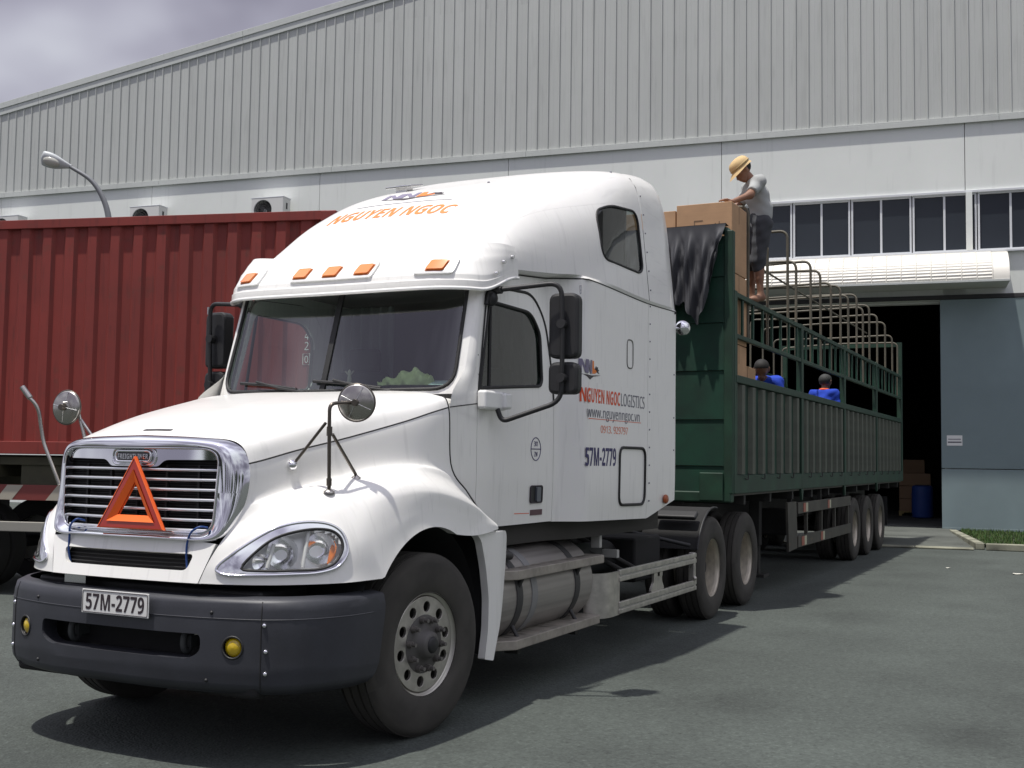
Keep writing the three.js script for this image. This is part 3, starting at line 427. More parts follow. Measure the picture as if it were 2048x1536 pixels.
// --- half widths and maps of the body
const Wd = (z, y) => { const fl = sst(-z, 2.0, 2.3); return lerp(1.035 + 0.02 * sst(-z, 0.4, 1.6), 1.2, fl) - Math.max(0, y - 2.0) * 0.06 * (1 - fl) - Math.max(0, 1.45 - y) * 0.03; };
const side = (u, v) => V(Wd(-u, v), v, -u);
const spl = (tab) => (z) => { const n = tab.length; if (z >= tab[0][0]) return tab[0][1]; if (z <= tab[n - 1][0]) return tab[n - 1][1]; let i = 0; while (z < tab[i + 1][0]) i++; const a = tab[Math.max(0, i - 1)], b = tab[i], c = tab[i + 1], d = tab[Math.min(n - 1, i + 2)], h = c[0] - b[0], t = (z - b[0]) / h, m0 = i > 0 ? (c[1] - a[1]) / (c[0] - a[0]) * h : c[1] - b[1], m1 = i < n - 2 ? (d[1] - b[1]) / (d[0] - b[0]) * h : c[1] - b[1], t2 = t * t, t3 = t2 * t; return (2 * t3 - 3 * t2 + 1) * b[1] + (t3 - 2 * t2 + t) * m0 + (-2 * t3 + 3 * t2) * c[1] + (t3 - t2) * m1; };
const yTop = spl([[-0.9, 2.95], [-1.0, 3.05], [-1.2, 3.26], [-1.4, 3.45], [-1.6, 3.575], [-1.8, 3.675], [-2.2, 3.815], [-2.7, 3.98], [-3.25, 4.115], [-3.7, 4.2], [-4.05, 4.255], [-4.25, 4.27], [-4.37, 4.25], [-4.43, 4.17]]);
const yLip = spl([[-0.9, 2.88], [-1.25, 2.915], [-1.84, 2.97], [-2.3, 3.015], [-3.6, 3.0], [-4.43, 3.02]]);
const nExp = (z) => lerp(lerp(3.0, 3.9, sst(-z, 1.0, 2.8)), 9.5, sst(-z, 2.5, 3.9));
const lipX = (z) => lerp(1.045, 1.212, sst(-z, 1.0, 2.9)) - 0.05 * sst(z, -1.2, -0.95);
function roofPt(z, ph) {
  const n = nExp(z), c = Math.cos(ph), s = Math.sin(ph), r = Math.pow(Math.pow(Math.abs(c), n) + Math.pow(Math.abs(s), n), -1 / n), h = yTop(z) - yLip(z), y = yLip(z) + h * s * r, k = sst(-z, 4.2, 4.5) * 0.03;
  return V((lipX(z) - k) * c * r * (1 - 0.085 * (y - yLip(z))), y, z);
}
function roofY2(x, z) { let y = yTop(z); for (let i = 0; i < 4; i++) { const w = lipX(z) * (1 - 0.085 * (y - yLip(z))), q = Math.min(0.999, Math.abs(x) / w); y = yLip(z) + (yTop(z) - yLip(z)) * Math.pow(1 - Math.pow(q, nExp(z)), 1 / nExp(z)); } return y; }
const roofFront = (u, w) => { const z = -1.0 - w; return V(u, roofY2(u, z), z); };          // w runs back from the visor, in metres of z
const roofSide = (u, v) => { const z = -u; let lo = 0, hi = Math.PI / 2; for (let i = 0; i < 24; i++) { const m = (lo + hi) / 2; if (roofPt(z, m).y < v) lo = m; else hi = m; } return roofPt(z, lo); };

// --- raised roof, whole width; the rear window of the sleeper is cut into both flanks
{
  const nz = 56, zs = []; for (let i = 0; i <= nz; i++) zs.push(lerp(-0.95, -3.655, i / nz));
  const winU = f2([[2.63, 3.60], [2.95, 3.71], [3.54, 3.77], [3.555, 3.26], [3.46, 3.215], [2.62, 3.21]], 0.13, 7);
  // top sheet above y(phi) ~ flank line and the two flanks
  const PH = 0.62; // flank up to this section angle
  part('roof', gridN(44, nz, (u, v) => { const z = lerp(-0.95, -3.655, v), ph = lerp(PH, Math.PI - PH, 1 - u), p = roofPt(z, ph); p.u = p.x; p.w = -z; return p; }), M.white, tractor);
  const flank = []; const yPH = z => roofPt(z, PH).y - 0.0005; for (let i = 0; i <= 30; i++) { const z = lerp(-0.95, -3.655, i / 30); flank.push([-z, yLip(z) + 0.0005]); } for (let i = nz; i >= 0; i--) { const z = lerp(-0.95, -3.655, i / nz); flank.push([-z, yPH(z)]); }
  const fg = skin(flank, [winU.slice().reverse()], roofSide, { edge: 0.09 }); part('roof_flank', fg, M.white, tractor); part('roof_flank', mirX(fg), M.white, tractor);
  const gl = skin(winU, null, roofSide, { off: -0.008, edge: 0.1 });
  for (const f of [g => g, mirX]) { const w = sub('sleeper_window', tractor); part('pane', f(gl), M.glassDark, w); part('seal', f(seal(winU, roofSide, 0.011, 0.0)), M.seal, w); }
  const ledge = z => [roofPt(z, 0), V(Wd(z, yLip(z) - 0.05) + 0.002, yLip(z) - 0.022, z)];
  const lg = grid(1, 60, (u, v) => { const z = lerp(-0.98, -4.42, v), [a, b] = ledge(z); return a.lerp(b, u); }); part('roof_ledge', lg, M.white, tractor); part('roof_ledge', mirX(lg), M.white, tractor);
  // roof seam gasket
  const sm = tube(Array.from({ length: 40 }, (_, i) => { const z = lerp(-1.2, -4.42, i / 39); return V(Wd(z, yLip(z) - 0.05) + 0.001, yLip(z) - 0.027, z); }), 0.004, 5); part('roof_seam', merge([sm, mirX(sm)]), M.seal, tractor);
  // panel line and hatch on the front slope
  part('hatch_line', tube(Array.from({ length: 14 }, (_, i) => roofFront(lerp(-0.42, 0.42, i / 13), 0.515).add(V(0, 0.001, 0))), 0.0028, 4), M.greyInk, tractor);
  const vt = V(-0.33, roofY2(-0.33, -2.05), -2.05); part('roof_vent', merge([box(0.24, 0.016, 0.2, vt.x, vt.y + 0.04, vt.z, 0.005, [0.25, 0, 0]), box(0.1, 0.06, 0.1, vt.x, vt.y + 0.01, vt.z)]), M.chromeDull, tractor);
  part('roof_stud', merge([[0.42, -2.1], [0.9, -3.5], [-0.4, -3.1]].map(([x, z]) => new THREE.SphereGeometry(0.012, 8, 6).translate(x, roofY2(x, z), z))), M.greyInk, tractor);
}
// --- rear fairing behind the sleeper (side extenders and cap)
{
  const a = -3.668, b = -4.43;
  part('roof_fairing', gridN(52, 20, (u, v) => { const z = lerp(a, b, v), p = roofPt(z, lerp(0, Math.PI, u)); p.u = p.x + p.y; p.w = -z; return p; }), M.white, tractor);
  const sg = skin([[-a, 1.1], [-a + 0.06, 1.108], [-b, 1.24], [-b, 3.0], [-a, 2.975]], null, side, { thick: 0.02, edge: 0.2 }); part('side_extender', sg, M.white, tractor); part('side_extender', mirX(sg), M.white, tractor);
  const rub = grid(2, 24, (u, v) => { const y = lerp(1.24, 3.6, v), x = Wd(b, y) - Math.max(0, y - 3.02) * 0.09; return V(x - u * 0.05 - 0.005, y, b - 0.002 - u * 0.1); }); part('rubber_flap', merge([rub, mirX(rub)]), M.black, tractor);
  part('sleeper_back', merge([box(2.2, 1.85, 0.03, 0, 2.06, -3.65), box(2.0, 1.0, 0.03, 0, 3.45, -3.62)]), M.whitePlain, tractor);
  const rivets = []; for (let i = 0; i < 12; i++) rivets.push(new THREE.SphereGeometry(0.008, 6, 4).translate(1.201, 1.25 + i * 0.155, -3.71)); for (let i = 0; i < 6; i++) { const p = roofSide(3.71, 3.1 + i * 0.17); rivets.push(new THREE.SphereGeometry(0.008, 6, 4).translate(p.x + 0.002, p.y, p.z)); } for (const y of [1.7, 2.0, 2.4]) rivets.push(new THREE.SphereGeometry(0.008, 6, 4).translate(1.201, y, -4.38));
  part('rivets', rivets, M.greyInk, tractor).userData.kind = 'stuff';
  const ml = sub('marker_lamp', tractor, 'amber marker lamp on the lower rear corner of the sleeper'); part('lens', new THREE.SphereGeometry(0.042, 16, 10).scale(0.55, 1, 1.25).translate(1.212, 1.255, -4.13), std({ color: rgb(0.32, 0.07, 0.015), roughness: 0.3 }), ml);
  const wl = sub('work_lamp', tractor, 'chrome work lamp behind the sleeper'); part('shell', new THREE.SphereGeometry(0.075, 20, 14).translate(1.21, 2.86, -4.6), M.chrome, wl); part('stem', tube([V(1.17, 2.84, -4.42), V(1.19, 2.85, -4.55)], 0.018, 8), M.chromeDull, wl);
  for (const s of [-1, 1]) part('stud', cyl(0.012, 0.012, 0.02, 8, s * 1.2, 2.98, -4.4, 'x'), M.seal, tractor);
}
// --- cab and sleeper flanks with door, windows and hatch
const dWin = f2([[0.845, 2.062], [1.02, 2.665], [1.66, 2.66], [1.80, 2.52], [1.80, 2.17], [1.76, 2.13]], [0.02, 0.06, 0.12, 0.06, 0.07, 0.05], 5);
const dOut = f2([[0.812, 1.142], [0.812, 2.0], [1.0, 2.765], [1.70, 2.80], [1.90, 2.62], [1.99, 2.2], [1.99, 1.142]], [0.01, 0.12, 0.1, 0.14, 0.12, 0.2, 0.01], 6);
{
  const gap = 0.006, grow = (pts, d) => { const cx = 1.4, cy = 2; return pts.map(([u, v]) => [u + Math.sign(u - cx) * d, v + (v > 2.4 ? d : 0)]); };
  // rear pillar and sleeper flank
  const slp = [[1.99 + gap, 1.138], [3.662, 1.10], [3.662, 2.985]]; for (let i = 0; i <= 14; i++) { const z = lerp(-3.6, -1.06, i / 14); slp.push([-z, yLip(z) - 0.03]); }
  slp.push([1.0, 2.765 + gap + 0.012]); for (const p of dOut.filter(p => p[1] > 2.16 && p[0] > 1.02)) slp.push([p[0] + (p[0] > 1.7 ? gap : 0), p[1] + gap]); slp.push([1.99 + gap, 2.16]);
  const hatch = f2([[2.985, 1.235], [3.60, 1.225], [3.60, 1.705], [2.985, 1.705]], 0.09, 5), slot = f2([[3.145, 2.372], [3.285, 2.372], [3.285, 2.61], [3.145, 2.61]], 0.05, 4);
  const sg = skin(slp, [hatch.slice().reverse()], side, { thick: 0.025, edge: 0.14 });
  part('sleeper_flank', sg, M.white, tractor); part('sleeper_flank', mirX(sg), M.white, tractor);
  const hg = skin(f2([[2.994, 1.244], [3.591, 1.234], [3.591, 1.696], [2.994, 1.696]], 0.085, 5), null, side, { thick: 0.02, off: -0.002, edge: 0.2 });
  for (const f of [g => g, mirX]) { const h = sub('baggage_door', tractor); part('hatch_sheet', f(hg), M.white, h); part('seal', f(seal(hatch, side, 0.013, 0.003)), M.seal, h); }
  const sl = seal(slot, side, 0.006, 0.001); part('vent_outline', merge([sl, mirX(sl)]), std({ color: rgb(0.2, 0.2, 0.18), roughness: 0.7 }), tractor);
  // doors
  const dg = skin(dOut, [dWin.slice().reverse()], side, { thick: 0.03, edge: 0.12 });
  const dGlass = skin(dWin, null, side, { off: -0.012, edge: 0.15 });
  for (const f of [g => g, mirX]) {
    const d = sub('door', tractor); part('door_sheet', f(dg), M.white, d);
    part('window_pane', f(dGlass), f === mirX ? M.glass : M.glassDark, d); part('window_seal', f(seal(dWin, side, 0.013, -0.002)), M.seal, d);
    part('door_seal', f(tube(onMap(side, dOut.filter(p => p[1] > 1.98).map(p => [p[0], p[1] + 0.004]).sort((a, b) => a[0] - b[0]), -0.002), 0.012, 6)), M.seal, d);
    part('quarter_bar', f(tube(onMap(side, [[0.99, 2.08], [1.055, 2.65]], -0.01), 0.012, 6)), M.seal, d);
    part('inner_pillar', f(skin([[1.755, 2.15], [1.79, 2.15], [1.79, 2.55], [1.755, 2.6]], null, side, { off: -0.02 })), std({ color: rgb(0.12, 0.2, 0.15), roughness: 0.4 }), d);
    part('handle_plate', f(skin(f2([[1.60, 1.287], [1.80, 1.287], [1.80, 1.407], [1.60, 1.407]], 0.02, 4), null, side, { off: 0.006, thick: 0.01 })), M.black, d);
    part('handle', f(skin(f2([[1.685, 1.295], [1.75, 1.295], [1.75, 1.399], [1.685, 1.399]], 0.012, 3), null, side, { off: 0.02, thick: 0.014 })), std({ color: rgb(0.1, 0.11, 0.13), roughness: 0.35 }), d);
    part('handle_edge', f(seal(f2([[1.60, 1.287], [1.80, 1.287], [1.80, 1.407], [1.60, 1.407]], 0.02, 4), side, 0.005, 0.007)), std({ color: rgb(0.03, 0.02, 0.03), roughness: 0.5 }), d);
    part('data_plate', f(skin([[1.615, 1.197], [1.815, 1.197], [1.815, 1.237], [1.615, 1.237]], null, side, { off: 0.004, thick: 0.004 })), std({ color: rgb(0.09, 0.04, 0.05), roughness: 0.5 }), d);
    part('mirror_bracket', f(merge([box(0.07, 0.125, 0.32, 1.075, 1.985, -0.955, 0.02), box(0.1, 0.11, 0.1, 1.09, 1.985, -1.08, 0.02)])), M.whitePlain, d);
  }
  // cowl side between hood and door
  const cw = skin([[0.45, 1.2], [0.806, 1.142], [0.806, 1.942], [0.45, 1.942]], null, side, { thick: 0.02, edge: 0.12 }); part('cowl_side', cw, M.white, tractor); part('cowl_side', mirX(cw), M.white, tractor);
  const cs = tube(onMap(side, [[0.45, 1.918], [0.62, 1.937], [0.806, 1.957]], 0.0005), 0.0035, 5); part('cowl_seam', cs, M.seal, tractor); part('cowl_seam', mirX(cs), M.seal, tractor);
  const hs = []; for (const [u, v] of [[0.825, 2.28], [0.815, 1.98], [0.84, 2.15]]) { const p = side(u, v); hs.push(new THREE.SphereGeometry(0.009, 6, 5).translate(p.x + 0.002, p.y, p.z)); } part('hinge_stud', merge([...hs, ...hs.map(mirX)]), M.seal, tractor);
}
// --- windscreen, surround, pillars
const wsZ = (u, y) => -0.525 - (y - 2.04) * 0.31 - 0.085 * Math.pow(u / 0.96, 2) - 0.045 * Math.pow(Math.abs(u) / 0.96, 6);
const ws = (u, v) => V(u, v, wsZ(u, v));
{
  const half = [[0, 2.035], [0.5, 2.035], [0.945, 2.045], [0.93, 2.84], [0, 2.86]], full = [...half.map(p => [-p[0], p[1]]).reverse().slice(0, -1), ...half].filter((p, i, a) => !i || p[0] !== a[i - 1][0] || p[1] !== a[i - 1][1]).slice(0, -1);
  const out = f2([[-0.945, 2.045], [-0.5, 2.037], [0, 2.035], [0.5, 2.037], [0.945, 2.045], [0.925, 2.84], [0, 2.86], [-0.925, 2.84]], [0.14, 0.02, 0.02, 0.02, 0.14, 0.08, 0.02, 0.08], 6);
  const sur = [[-1.0, 1.98], [1.0, 1.98], [0.985, 2.92], [-0.985, 2.92]];
  part('windscreen_surround', skin(sur, [out.slice().reverse()], ws, { thick: 0.02, edge: 0.1 }), M.white, tractor);
  const w = sub('windscreen', tractor); part('pane', skin(out.map(([u, v]) => [Math.min(u, -0.012), v]).filter((p, i, a) => p[0] < -0.0121 || a[i ? i - 1 : a.length - 1][0] < -0.0121 || a[(i + 1) % a.length][0] < -0.0121), null, ws, { off: -0.006, edge: 0.12 }), M.windscreen, w); part('pane', skin(out.map(([u, v]) => [Math.max(u, 0.012), v]).filter((p, i, a) => p[0] > 0.0121 || a[i ? i - 1 : a.length - 1][0] > 0.0121 || a[(i + 1) % a.length][0] > 0.0121), null, ws, { off: -0.006, edge: 0.12 }), M.windscreen, w);
  part('divider', skin([[-0.02, 2.03], [0.02, 2.03], [0.02, 2.86], [-0.02, 2.86]], null, ws, { off: 0.004, thick: 0.014 }), M.seal, w); part('seal', seal(out, ws, 0.014, 0), M.seal, w);
  // A pillars
  const pil = grid(8, 30, (u, v) => { const y = lerp(1.94, 2.9, v), a = side(0.46, y).lerp(ws(1.0 - 0.015 * v, y), sst(y, 1.95, 2.2)), fr = y < 2.0 ? 0.806 : lerp(0.806, 1.03, (y - 2.0) / 0.9), b = side(Math.max(fr, 0.78), y), m = a.clone().lerp(b, u); const bl = Math.sin(u * Math.PI) * sst(v, 0.1, 0.35); m.x += 0.02 * bl; m.z += 0.012 * bl; m.u = u * 0.2; m.w = y; return m; });
  part('pillar', pil, M.white, tractor); part('pillar', mirX(pil), M.white, tractor);
  // wipers
  for (const s of [-1, 1]) { const wp = sub('wiper', tractor); const x0 = s < 0 ? -0.62 : 0.05; part('arm', tube([ws(x0 + 0.5, 2.03), ws(x0 + 0.28, 2.06), ws(x0 + 0.05, 2.11)].map(p => p.add(V(0, 0, 0.035))), 0.008, 6), M.black, wp); part('blade', tube([ws(x0 - 0.12, 2.105), ws(x0 + 0.15, 2.085), ws(x0 + 0.42, 2.05)].map(p => p.add(V(0, 0, 0.02))), 0.011, 6), M.black, wp); }
}
// --- sun visor over the windscreen
const vPlan = (t) => crom([V(0, 0, -0.555), V(0.28, 0, -0.565), V(0.55, 0, -0.59), V(0.79, 0, -0.635), V(0.96, 0, -0.73), V(1.06, 0, -0.86), V(1.095, 0, -1.05), V(1.1, 0, -1.27)], t);
const vLow = (t) => lerp(2.70, 2.715, sst(t, 0, 0.6)) + 0.135 * sst(t, 0.68, 1);
function visor(t, k) {   // t from the middle to the side end, k from the lower lip to the top edge
  const p = vPlan(t), q = vPlan(Math.min(1, t + 0.01)), o = vPlan(Math.max(0, t - 0.01)), nx = -(q.z - o.z), nz = q.x - o.x, l = Math.hypot(nx, nz), dep = lerp(0.47, 0.03, sst(t, 0.35, 0.95));
  const prof = [[0.0, 0], [0.0, 0.03], [0.004, 0.055], [0.03, 0.06], [0.055, 0.1], [0.28, 0.21], [0.62, 0.285], [1.0, 0.34]], x = k * (prof.length - 1), i = Math.min(prof.length - 2, Math.floor(x)), f = x - i, a = lerp(prof[i][0], prof[i + 1][0], f), b = lerp(prof[i][1], prof[i + 1][1], f), y0 = vLow(t), y1 = lerp(3.045, 3.07, t);
  return V(p.x - nx / l * a * dep, y0 + (b / 0.34) * (y1 - y0), p.z - nz / l * a * dep);
}
{
  const g = grid(40, 28, (u, v) => { const p = visor(u, v); p.u = u * 1.6; p.w = v * 0.6; return p; }), inner = grid(40, 28, (u, v) => { const p = visor(u, v); const k = v > 0.98 ? 0 : 0.014; return V(p.x * (1 - k * 0.7), p.y - k * 0.3, p.z - k); });
  part('sun_visor', merge([g, mirX(g), inner, mirX(inner)]), M.white, tractor);
  const lipG = tube(Array.from({ length: 33 }, (_, i) => visor(i / 32, 0)), 0.012, 6); part('visor_lip', merge([lipG, mirX(lipG)]), M.whitePlain, tractor);
  // raised pads and amber lamps
  const vmap = (u, v) => { let t = 0.3, s = Math.sign(u) || 1, a = 0, b = 1; for (let i = 0; i < 20; i++) { t = (a + b) / 2; if (visor(t, v).x < Math.abs(u)) a = t; else b = t; } const p = visor(t, v); return V(p.x * s, p.y, p.z); };
  const pad = (a, b) => skin(f2([[a, 0.545], [b, 0.545], [b, 0.735], [a, 0.735]], 0.05, 5), null, vmap, { off: 0.016, thick: 0.03, edge: 0.06 });
  part('lamp_pad', pad(-0.34, 0.34), M.whitePlain, tractor); part('lamp_pad', pad(0.64, 0.9), M.whitePlain, tractor); part('lamp_pad', pad(-0.9, -0.64), M.whitePlain, tractor);
  for (const x of [-0.78, -0.255, 0, 0.255, 0.78]) { const l = sub('marker_lamp', tractor); const o = [[x - 0.058, 0.585], [x + 0.05, 0.585], [x + 0.062, 0.675], [x - 0.046, 0.675]]; part('lens', skin(f2(o, 0.012, 3), null, vmap, { off: 0.03, thick: 0.018, edge: 0.04 }), M.amber, l); part('bezel', skin(f2([[x - 0.066, 0.578], [x + 0.056, 0.578], [x + 0.07, 0.682], [x - 0.054, 0.682]], 0.014, 3), null, vmap, { off: 0.019, thick: 0.01, edge: 0.05 }), std({ color: rgb(0.35, 0.1, 0.02), roughness: 0.5 }), l); }
  for (const s of [-1, 1]) for (const [y, z] of [[2.836, -0.945], [2.93, -1.05], [2.985, -1.18]]) part('visor_bolt', cyl(0.013, 0.013, 0.02, 10, s * 1.1, y, z, 'x'), M.chromeDull, tractor);
}
// --- bonnet with both wings: one moulding, drawn as a net of curves from nose to scuttle
const HN = [
  [[0, 1.70, 1.085], [0, 1.735, 0.98], [0, 1.80, 0.75], [0, 1.865, 0.48], [0, 1.925, 0.2], [0, 1.975, -0.08], [0, 2.01, -0.3], [0, 2.03, -0.5]],
  [[0.36, 1.69, 1.08], [0.38, 1.728, 0.97], [0.42, 1.795, 0.74], [0.47, 1.858, 0.47], [0.51, 1.918, 0.19], [0.55, 1.97, -0.09], [0.58, 2.007, -0.3], [0.60, 2.028, -0.49]],
  [[0.575, 1.667, 1.02], [0.615, 1.695, 0.91], [0.66, 1.755, 0.70], [0.73, 1.818, 0.44], [0.79, 1.875, 0.17], [0.85, 1.928, -0.09], [0.89, 1.968, -0.28], [0.93, 1.995, -0.45]],
  [[0.648, 1.555, 1.0], [0.678, 1.578, 0.9], [0.735, 1.632, 0.69], [0.81, 1.692, 0.42], [0.88, 1.755, 0.16], [0.95, 1.82, -0.09], [1.0, 1.875, -0.28], [1.03, 1.915, -0.44]],
  [[0.652, 1.38, 1.02], [0.687, 1.40, 0.92], [0.75, 1.44, 0.72], [0.835, 1.495, 0.44], [0.915, 1.555, 0.17], [0.985, 1.585, -0.08], [1.025, 1.585, -0.28], [1.045, 1.55, -0.46]],
  [[0.643, 1.315, 1.045], [0.70, 1.352, 0.955], [0.785, 1.415, 0.77], [0.885, 1.475, 0.5], [0.967, 1.522, 0.22], [1.028, 1.542, -0.08], [1.062, 1.505, -0.36], [1.07, 1.385, -0.63]],
  [[0.632, 1.25, 1.075], [0.71, 1.305, 0.985], [0.82, 1.385, 0.82], [0.93, 1.452, 0.56], [1.015, 1.498, 0.27], [1.07, 1.498, -0.08], [1.092, 1.42, -0.45], [1.08, 1.235, -0.83]],
  [[0.59, 1.14, 1.145], [0.70, 1.185, 1.085], [0.86, 1.26, 0.925], [1.02, 1.34, 0.66], [1.12, 1.412, 0.36], [1.165, 1.42, -0.03], [1.172, 1.34, -0.45], [1.15, 1.195, -0.845]],
  [[0.55, 1.035, 1.19], [0.70, 1.045, 1.135], [0.89, 1.07, 0.99], [1.08, 1.115, 0.75], [1.18, 1.215, 0.45], [1.2, 1.305, 0.03], [1.2, 1.245, -0.45], [1.18, 1.168, -0.85]],
].map(r => r.map(p => V(...p)));
const archC = [0, 0.525], archR = 0.672;
function lowEdge(u) {   // lower edge of the wing: bumper line, wheel arch, tail
  const k = u * 7; if (k < 3.6) return crom([V(0.52, 0.94, 1.215), V(0.70, 0.938, 1.15), V(0.90, 0.936, 1.01), V(1.10, 0.938, 0.78), V(1.195, 0.945, 0.523)], k / 3.6);
  if (k < 6.0) { const a0 = Math.atan2(0.945 - archC[1], 0.523), a1 = Math.atan2(1.135 - archC[1], -0.27), a = lerp(a0, a1, (k - 3.6) / 2.4); return V(1.2, archC[1] + archR * Math.sin(a), archC[0] + archR * Math.cos(a)); }
  const e = V(1.2, archC[1] + archR * Math.sin(Math.atan2(0.61, -0.27)), archR * Math.cos(Math.atan2(0.61, -0.27))); const f = k - 6; return e.lerp(V(1.185, 1.145, -0.855), f).add(V(0, -0.022 * Math.sin(f * Math.PI), 0));
}
const HROW = HN.length;
function hood(u, v) { const rows = HN.map(r => crom(r, u)); rows.push(lowEdge(u)); const p = crom(rows, v); if (v > 0.8) { const w = (v - 0.8) / 0.2; p.x -= 0.016 * Math.sin(w * Math.PI) * sst(u, 0.45, 0.6) * (1 - sst(u, 0.9, 1)); } return p; }
const HLO = V(0.88, 1.05, 0.95), HLE = V(0.755, 0, -0.655), HLN = V(0.655, 0, 0.755);
const hlOuter = [[-0.36, 1.012], [-0.331, 0.990], [-0.155, 0.986], [0.023, 0.988], [0.169, 0.996], [0.262, 1.026], [0.308, 1.093], [0.301, 1.152], [0.275, 1.200], [0.226, 1.233], [0.151, 1.249], [0.04, 1.246], [-0.07, 1.218], [-0.194, 1.150], [-0.298, 1.075]];
const hlInner = [[-0.24, 1.018], [-0.156, 1.006], [0.023, 1.006], [0.169, 1.012], [0.243, 1.041], [0.285, 1.109], [0.278, 1.165], [0.237, 1.203], [0.169, 1.217], [0.058, 1.209], [-0.069, 1.174], [-0.158, 1.113]];
const inside = (pts, x, y) => { let c = false; for (let i = 0, j = pts.length - 1; i < pts.length; j = i++) { const [a, b] = pts[i], [e, f] = pts[j]; if ((b > y) !== (f > y) && x < (e - a) * (y - b) / (f - b) + a) c = !c; } return c; };
const hoodFull = gridN(112, 120, (u, v) => { const p = hood(u, v); p.u = p.z; p.w = v * 2.2; return p; }, (u, v) => v === 0);
const hoodGeo = hoodFull.clone();
{ const P = hoodGeo.attributes.position, src = hoodGeo.index.array, keep = [], inn = i => { const x = P.getX(i), y = P.getY(i), z = P.getZ(i); return z > 0.5 && inside(hlInner, (x - HLO.x) * HLE.x + (z - HLO.z) * HLE.z, y); }; for (let i = 0; i < src.length; i += 3) if (!(inn(src[i]) && inn(src[i + 1]) && inn(src[i + 2]))) keep.push(src[i], src[i + 1], src[i + 2]); hoodGeo.setIndex(keep); }
{
  const lip = grid(96, 2, (u, v) => { const p = lowEdge(u); return V(p.x - v * 0.06, p.y + v * 0.004, p.z); }), rear = grid(2, 50, (u, v) => { const p = hood(1, v); return V(p.x - 0.03 * u * (p.x > 0.3 ? 1 : 0), p.y - 0.03 * u, p.z - 0.004 * u); });
  const b = sub('bonnet', tractor, 'white moulded bonnet with both front wings'); part('moulding', merge([hoodGeo, mirX(hoodGeo), lip, mirX(lip), rear, mirX(rear)]), M.white, b);
  const sm = tube(Array.from({ length: 30 }, (_, i) => { const u = i / 29, p = hood(u, 3 / 9), n = hood(u, 3 / 9 + 0.01).sub(hood(u, 3 / 9 - 0.01)).cross(hood(Math.min(1, u + 0.01), 3 / 9).sub(hood(Math.max(0, u - 0.01), 3 / 9))).normalize(); return p.addScaledVector(n.x < 0 ? n.negate() : n, -0.0005); }), 0.0045, 5); part('side_seam', sm, M.seal, b); part('side_seam', mirX(sm), M.seal, b);
  const e = tube(Array.from({ length: 24 }, (_, i) => hood(1, lerp(0.26, 0.67, i / 23)).add(V(0, 0, -0.004))), 0.006, 5); part('rear_seal', merge([e, mirX(e)]), M.seal, b);
  const la = hood(0.17, 0.02); part('latch', skin(f2([[-0.1, -0.02], [0.1, -0.02], [0.1, 0.02], [-0.1, 0.02]], 0.01, 3), null, (u, v) => { const uu = 0.13 + v * 0.6, p = hood(uu, Math.abs(u) / 0.4 * 0.111); return V(u, p.y, p.z); }, { off: 0.003, thick: 0.004 }), M.black, b);
  const sc = grid(24, 3, (u, v) => { const p = hood(1, u * 0.32), q = ws(Math.min(0.985, p.x), 2.0 - 0.02 * u); return p.clone().add(V(0, -0.004, 0.01)).lerp(q.add(V(0, -0.01, -0.004)), v); }); part('scuttle', merge([sc, mirX(sc)]), M.white, b);
  // dark wheel housing inside the wing
  const wh = grid(30, 4, (u, v) => { const a = lerp(-0.15, Math.PI + 0.12, u); return V(lerp(1.12, 0.45, v), 0.525 + 0.70 * Math.sin(a), 0.70 * Math.cos(a)); }), wi = skin([[-0.71, 0.62], [0.71, 0.62], [0.62, 0.95], [0.45, 1.1], [0.25, 1.19], [0, 1.22], [-0.25, 1.19], [-0.45, 1.1], [-0.62, 0.95]], null, (u, v) => V(0.46, v, u), {}); part('wheel_housing', merge([wh, mirX(wh), wi, mirX(wi)]), M.matt, b);
}
// --- nose panel under the grille
const dul = (f) => [f(g => g, 1), f(mirX, -1)];
{
  const nz = (u, v) => V(u, v, lerp(1.245, 1.19, (v - 0.94) / 0.22) - 0.03 * Math.pow(u / 0.55, 2));
  const slot = f2([[-0.43, 1.0], [0.43, 1.0], [0.46, 1.085], [-0.46, 1.085]], 0.03, 4), out = [[-0.515, 0.94], [0.515, 0.94], [0.545, 1.035], [0.578, 1.14], [0.3, 1.165], [-0.3, 1.165], [-0.578, 1.14], [-0.545, 1.035]];
  const n = sub('nose_panel', tractor); part('moulding', skin(out, [slot.slice().reverse()], nz, { thick: 0.03, edge: 0.07 }), M.white, n); part('slot_lining', skin(f2([[-0.5, 0.98], [0.5, 0.98], [0.5, 1.11], [-0.5, 1.11]], 0.02), null, (u, v) => nz(u, v).add(V(0, 0, -0.05)), {}), M.matt, n);
  for (let i = 0; i < 4; i++) part('slot_bar', tube(Array.from({ length: 9 }, (_, k) => nz(lerp(-0.45, 0.45, k / 8), 1.012 + i * 0.02).add(V(0, 0, -0.035))), 0.003, 4), M.black, n);
}
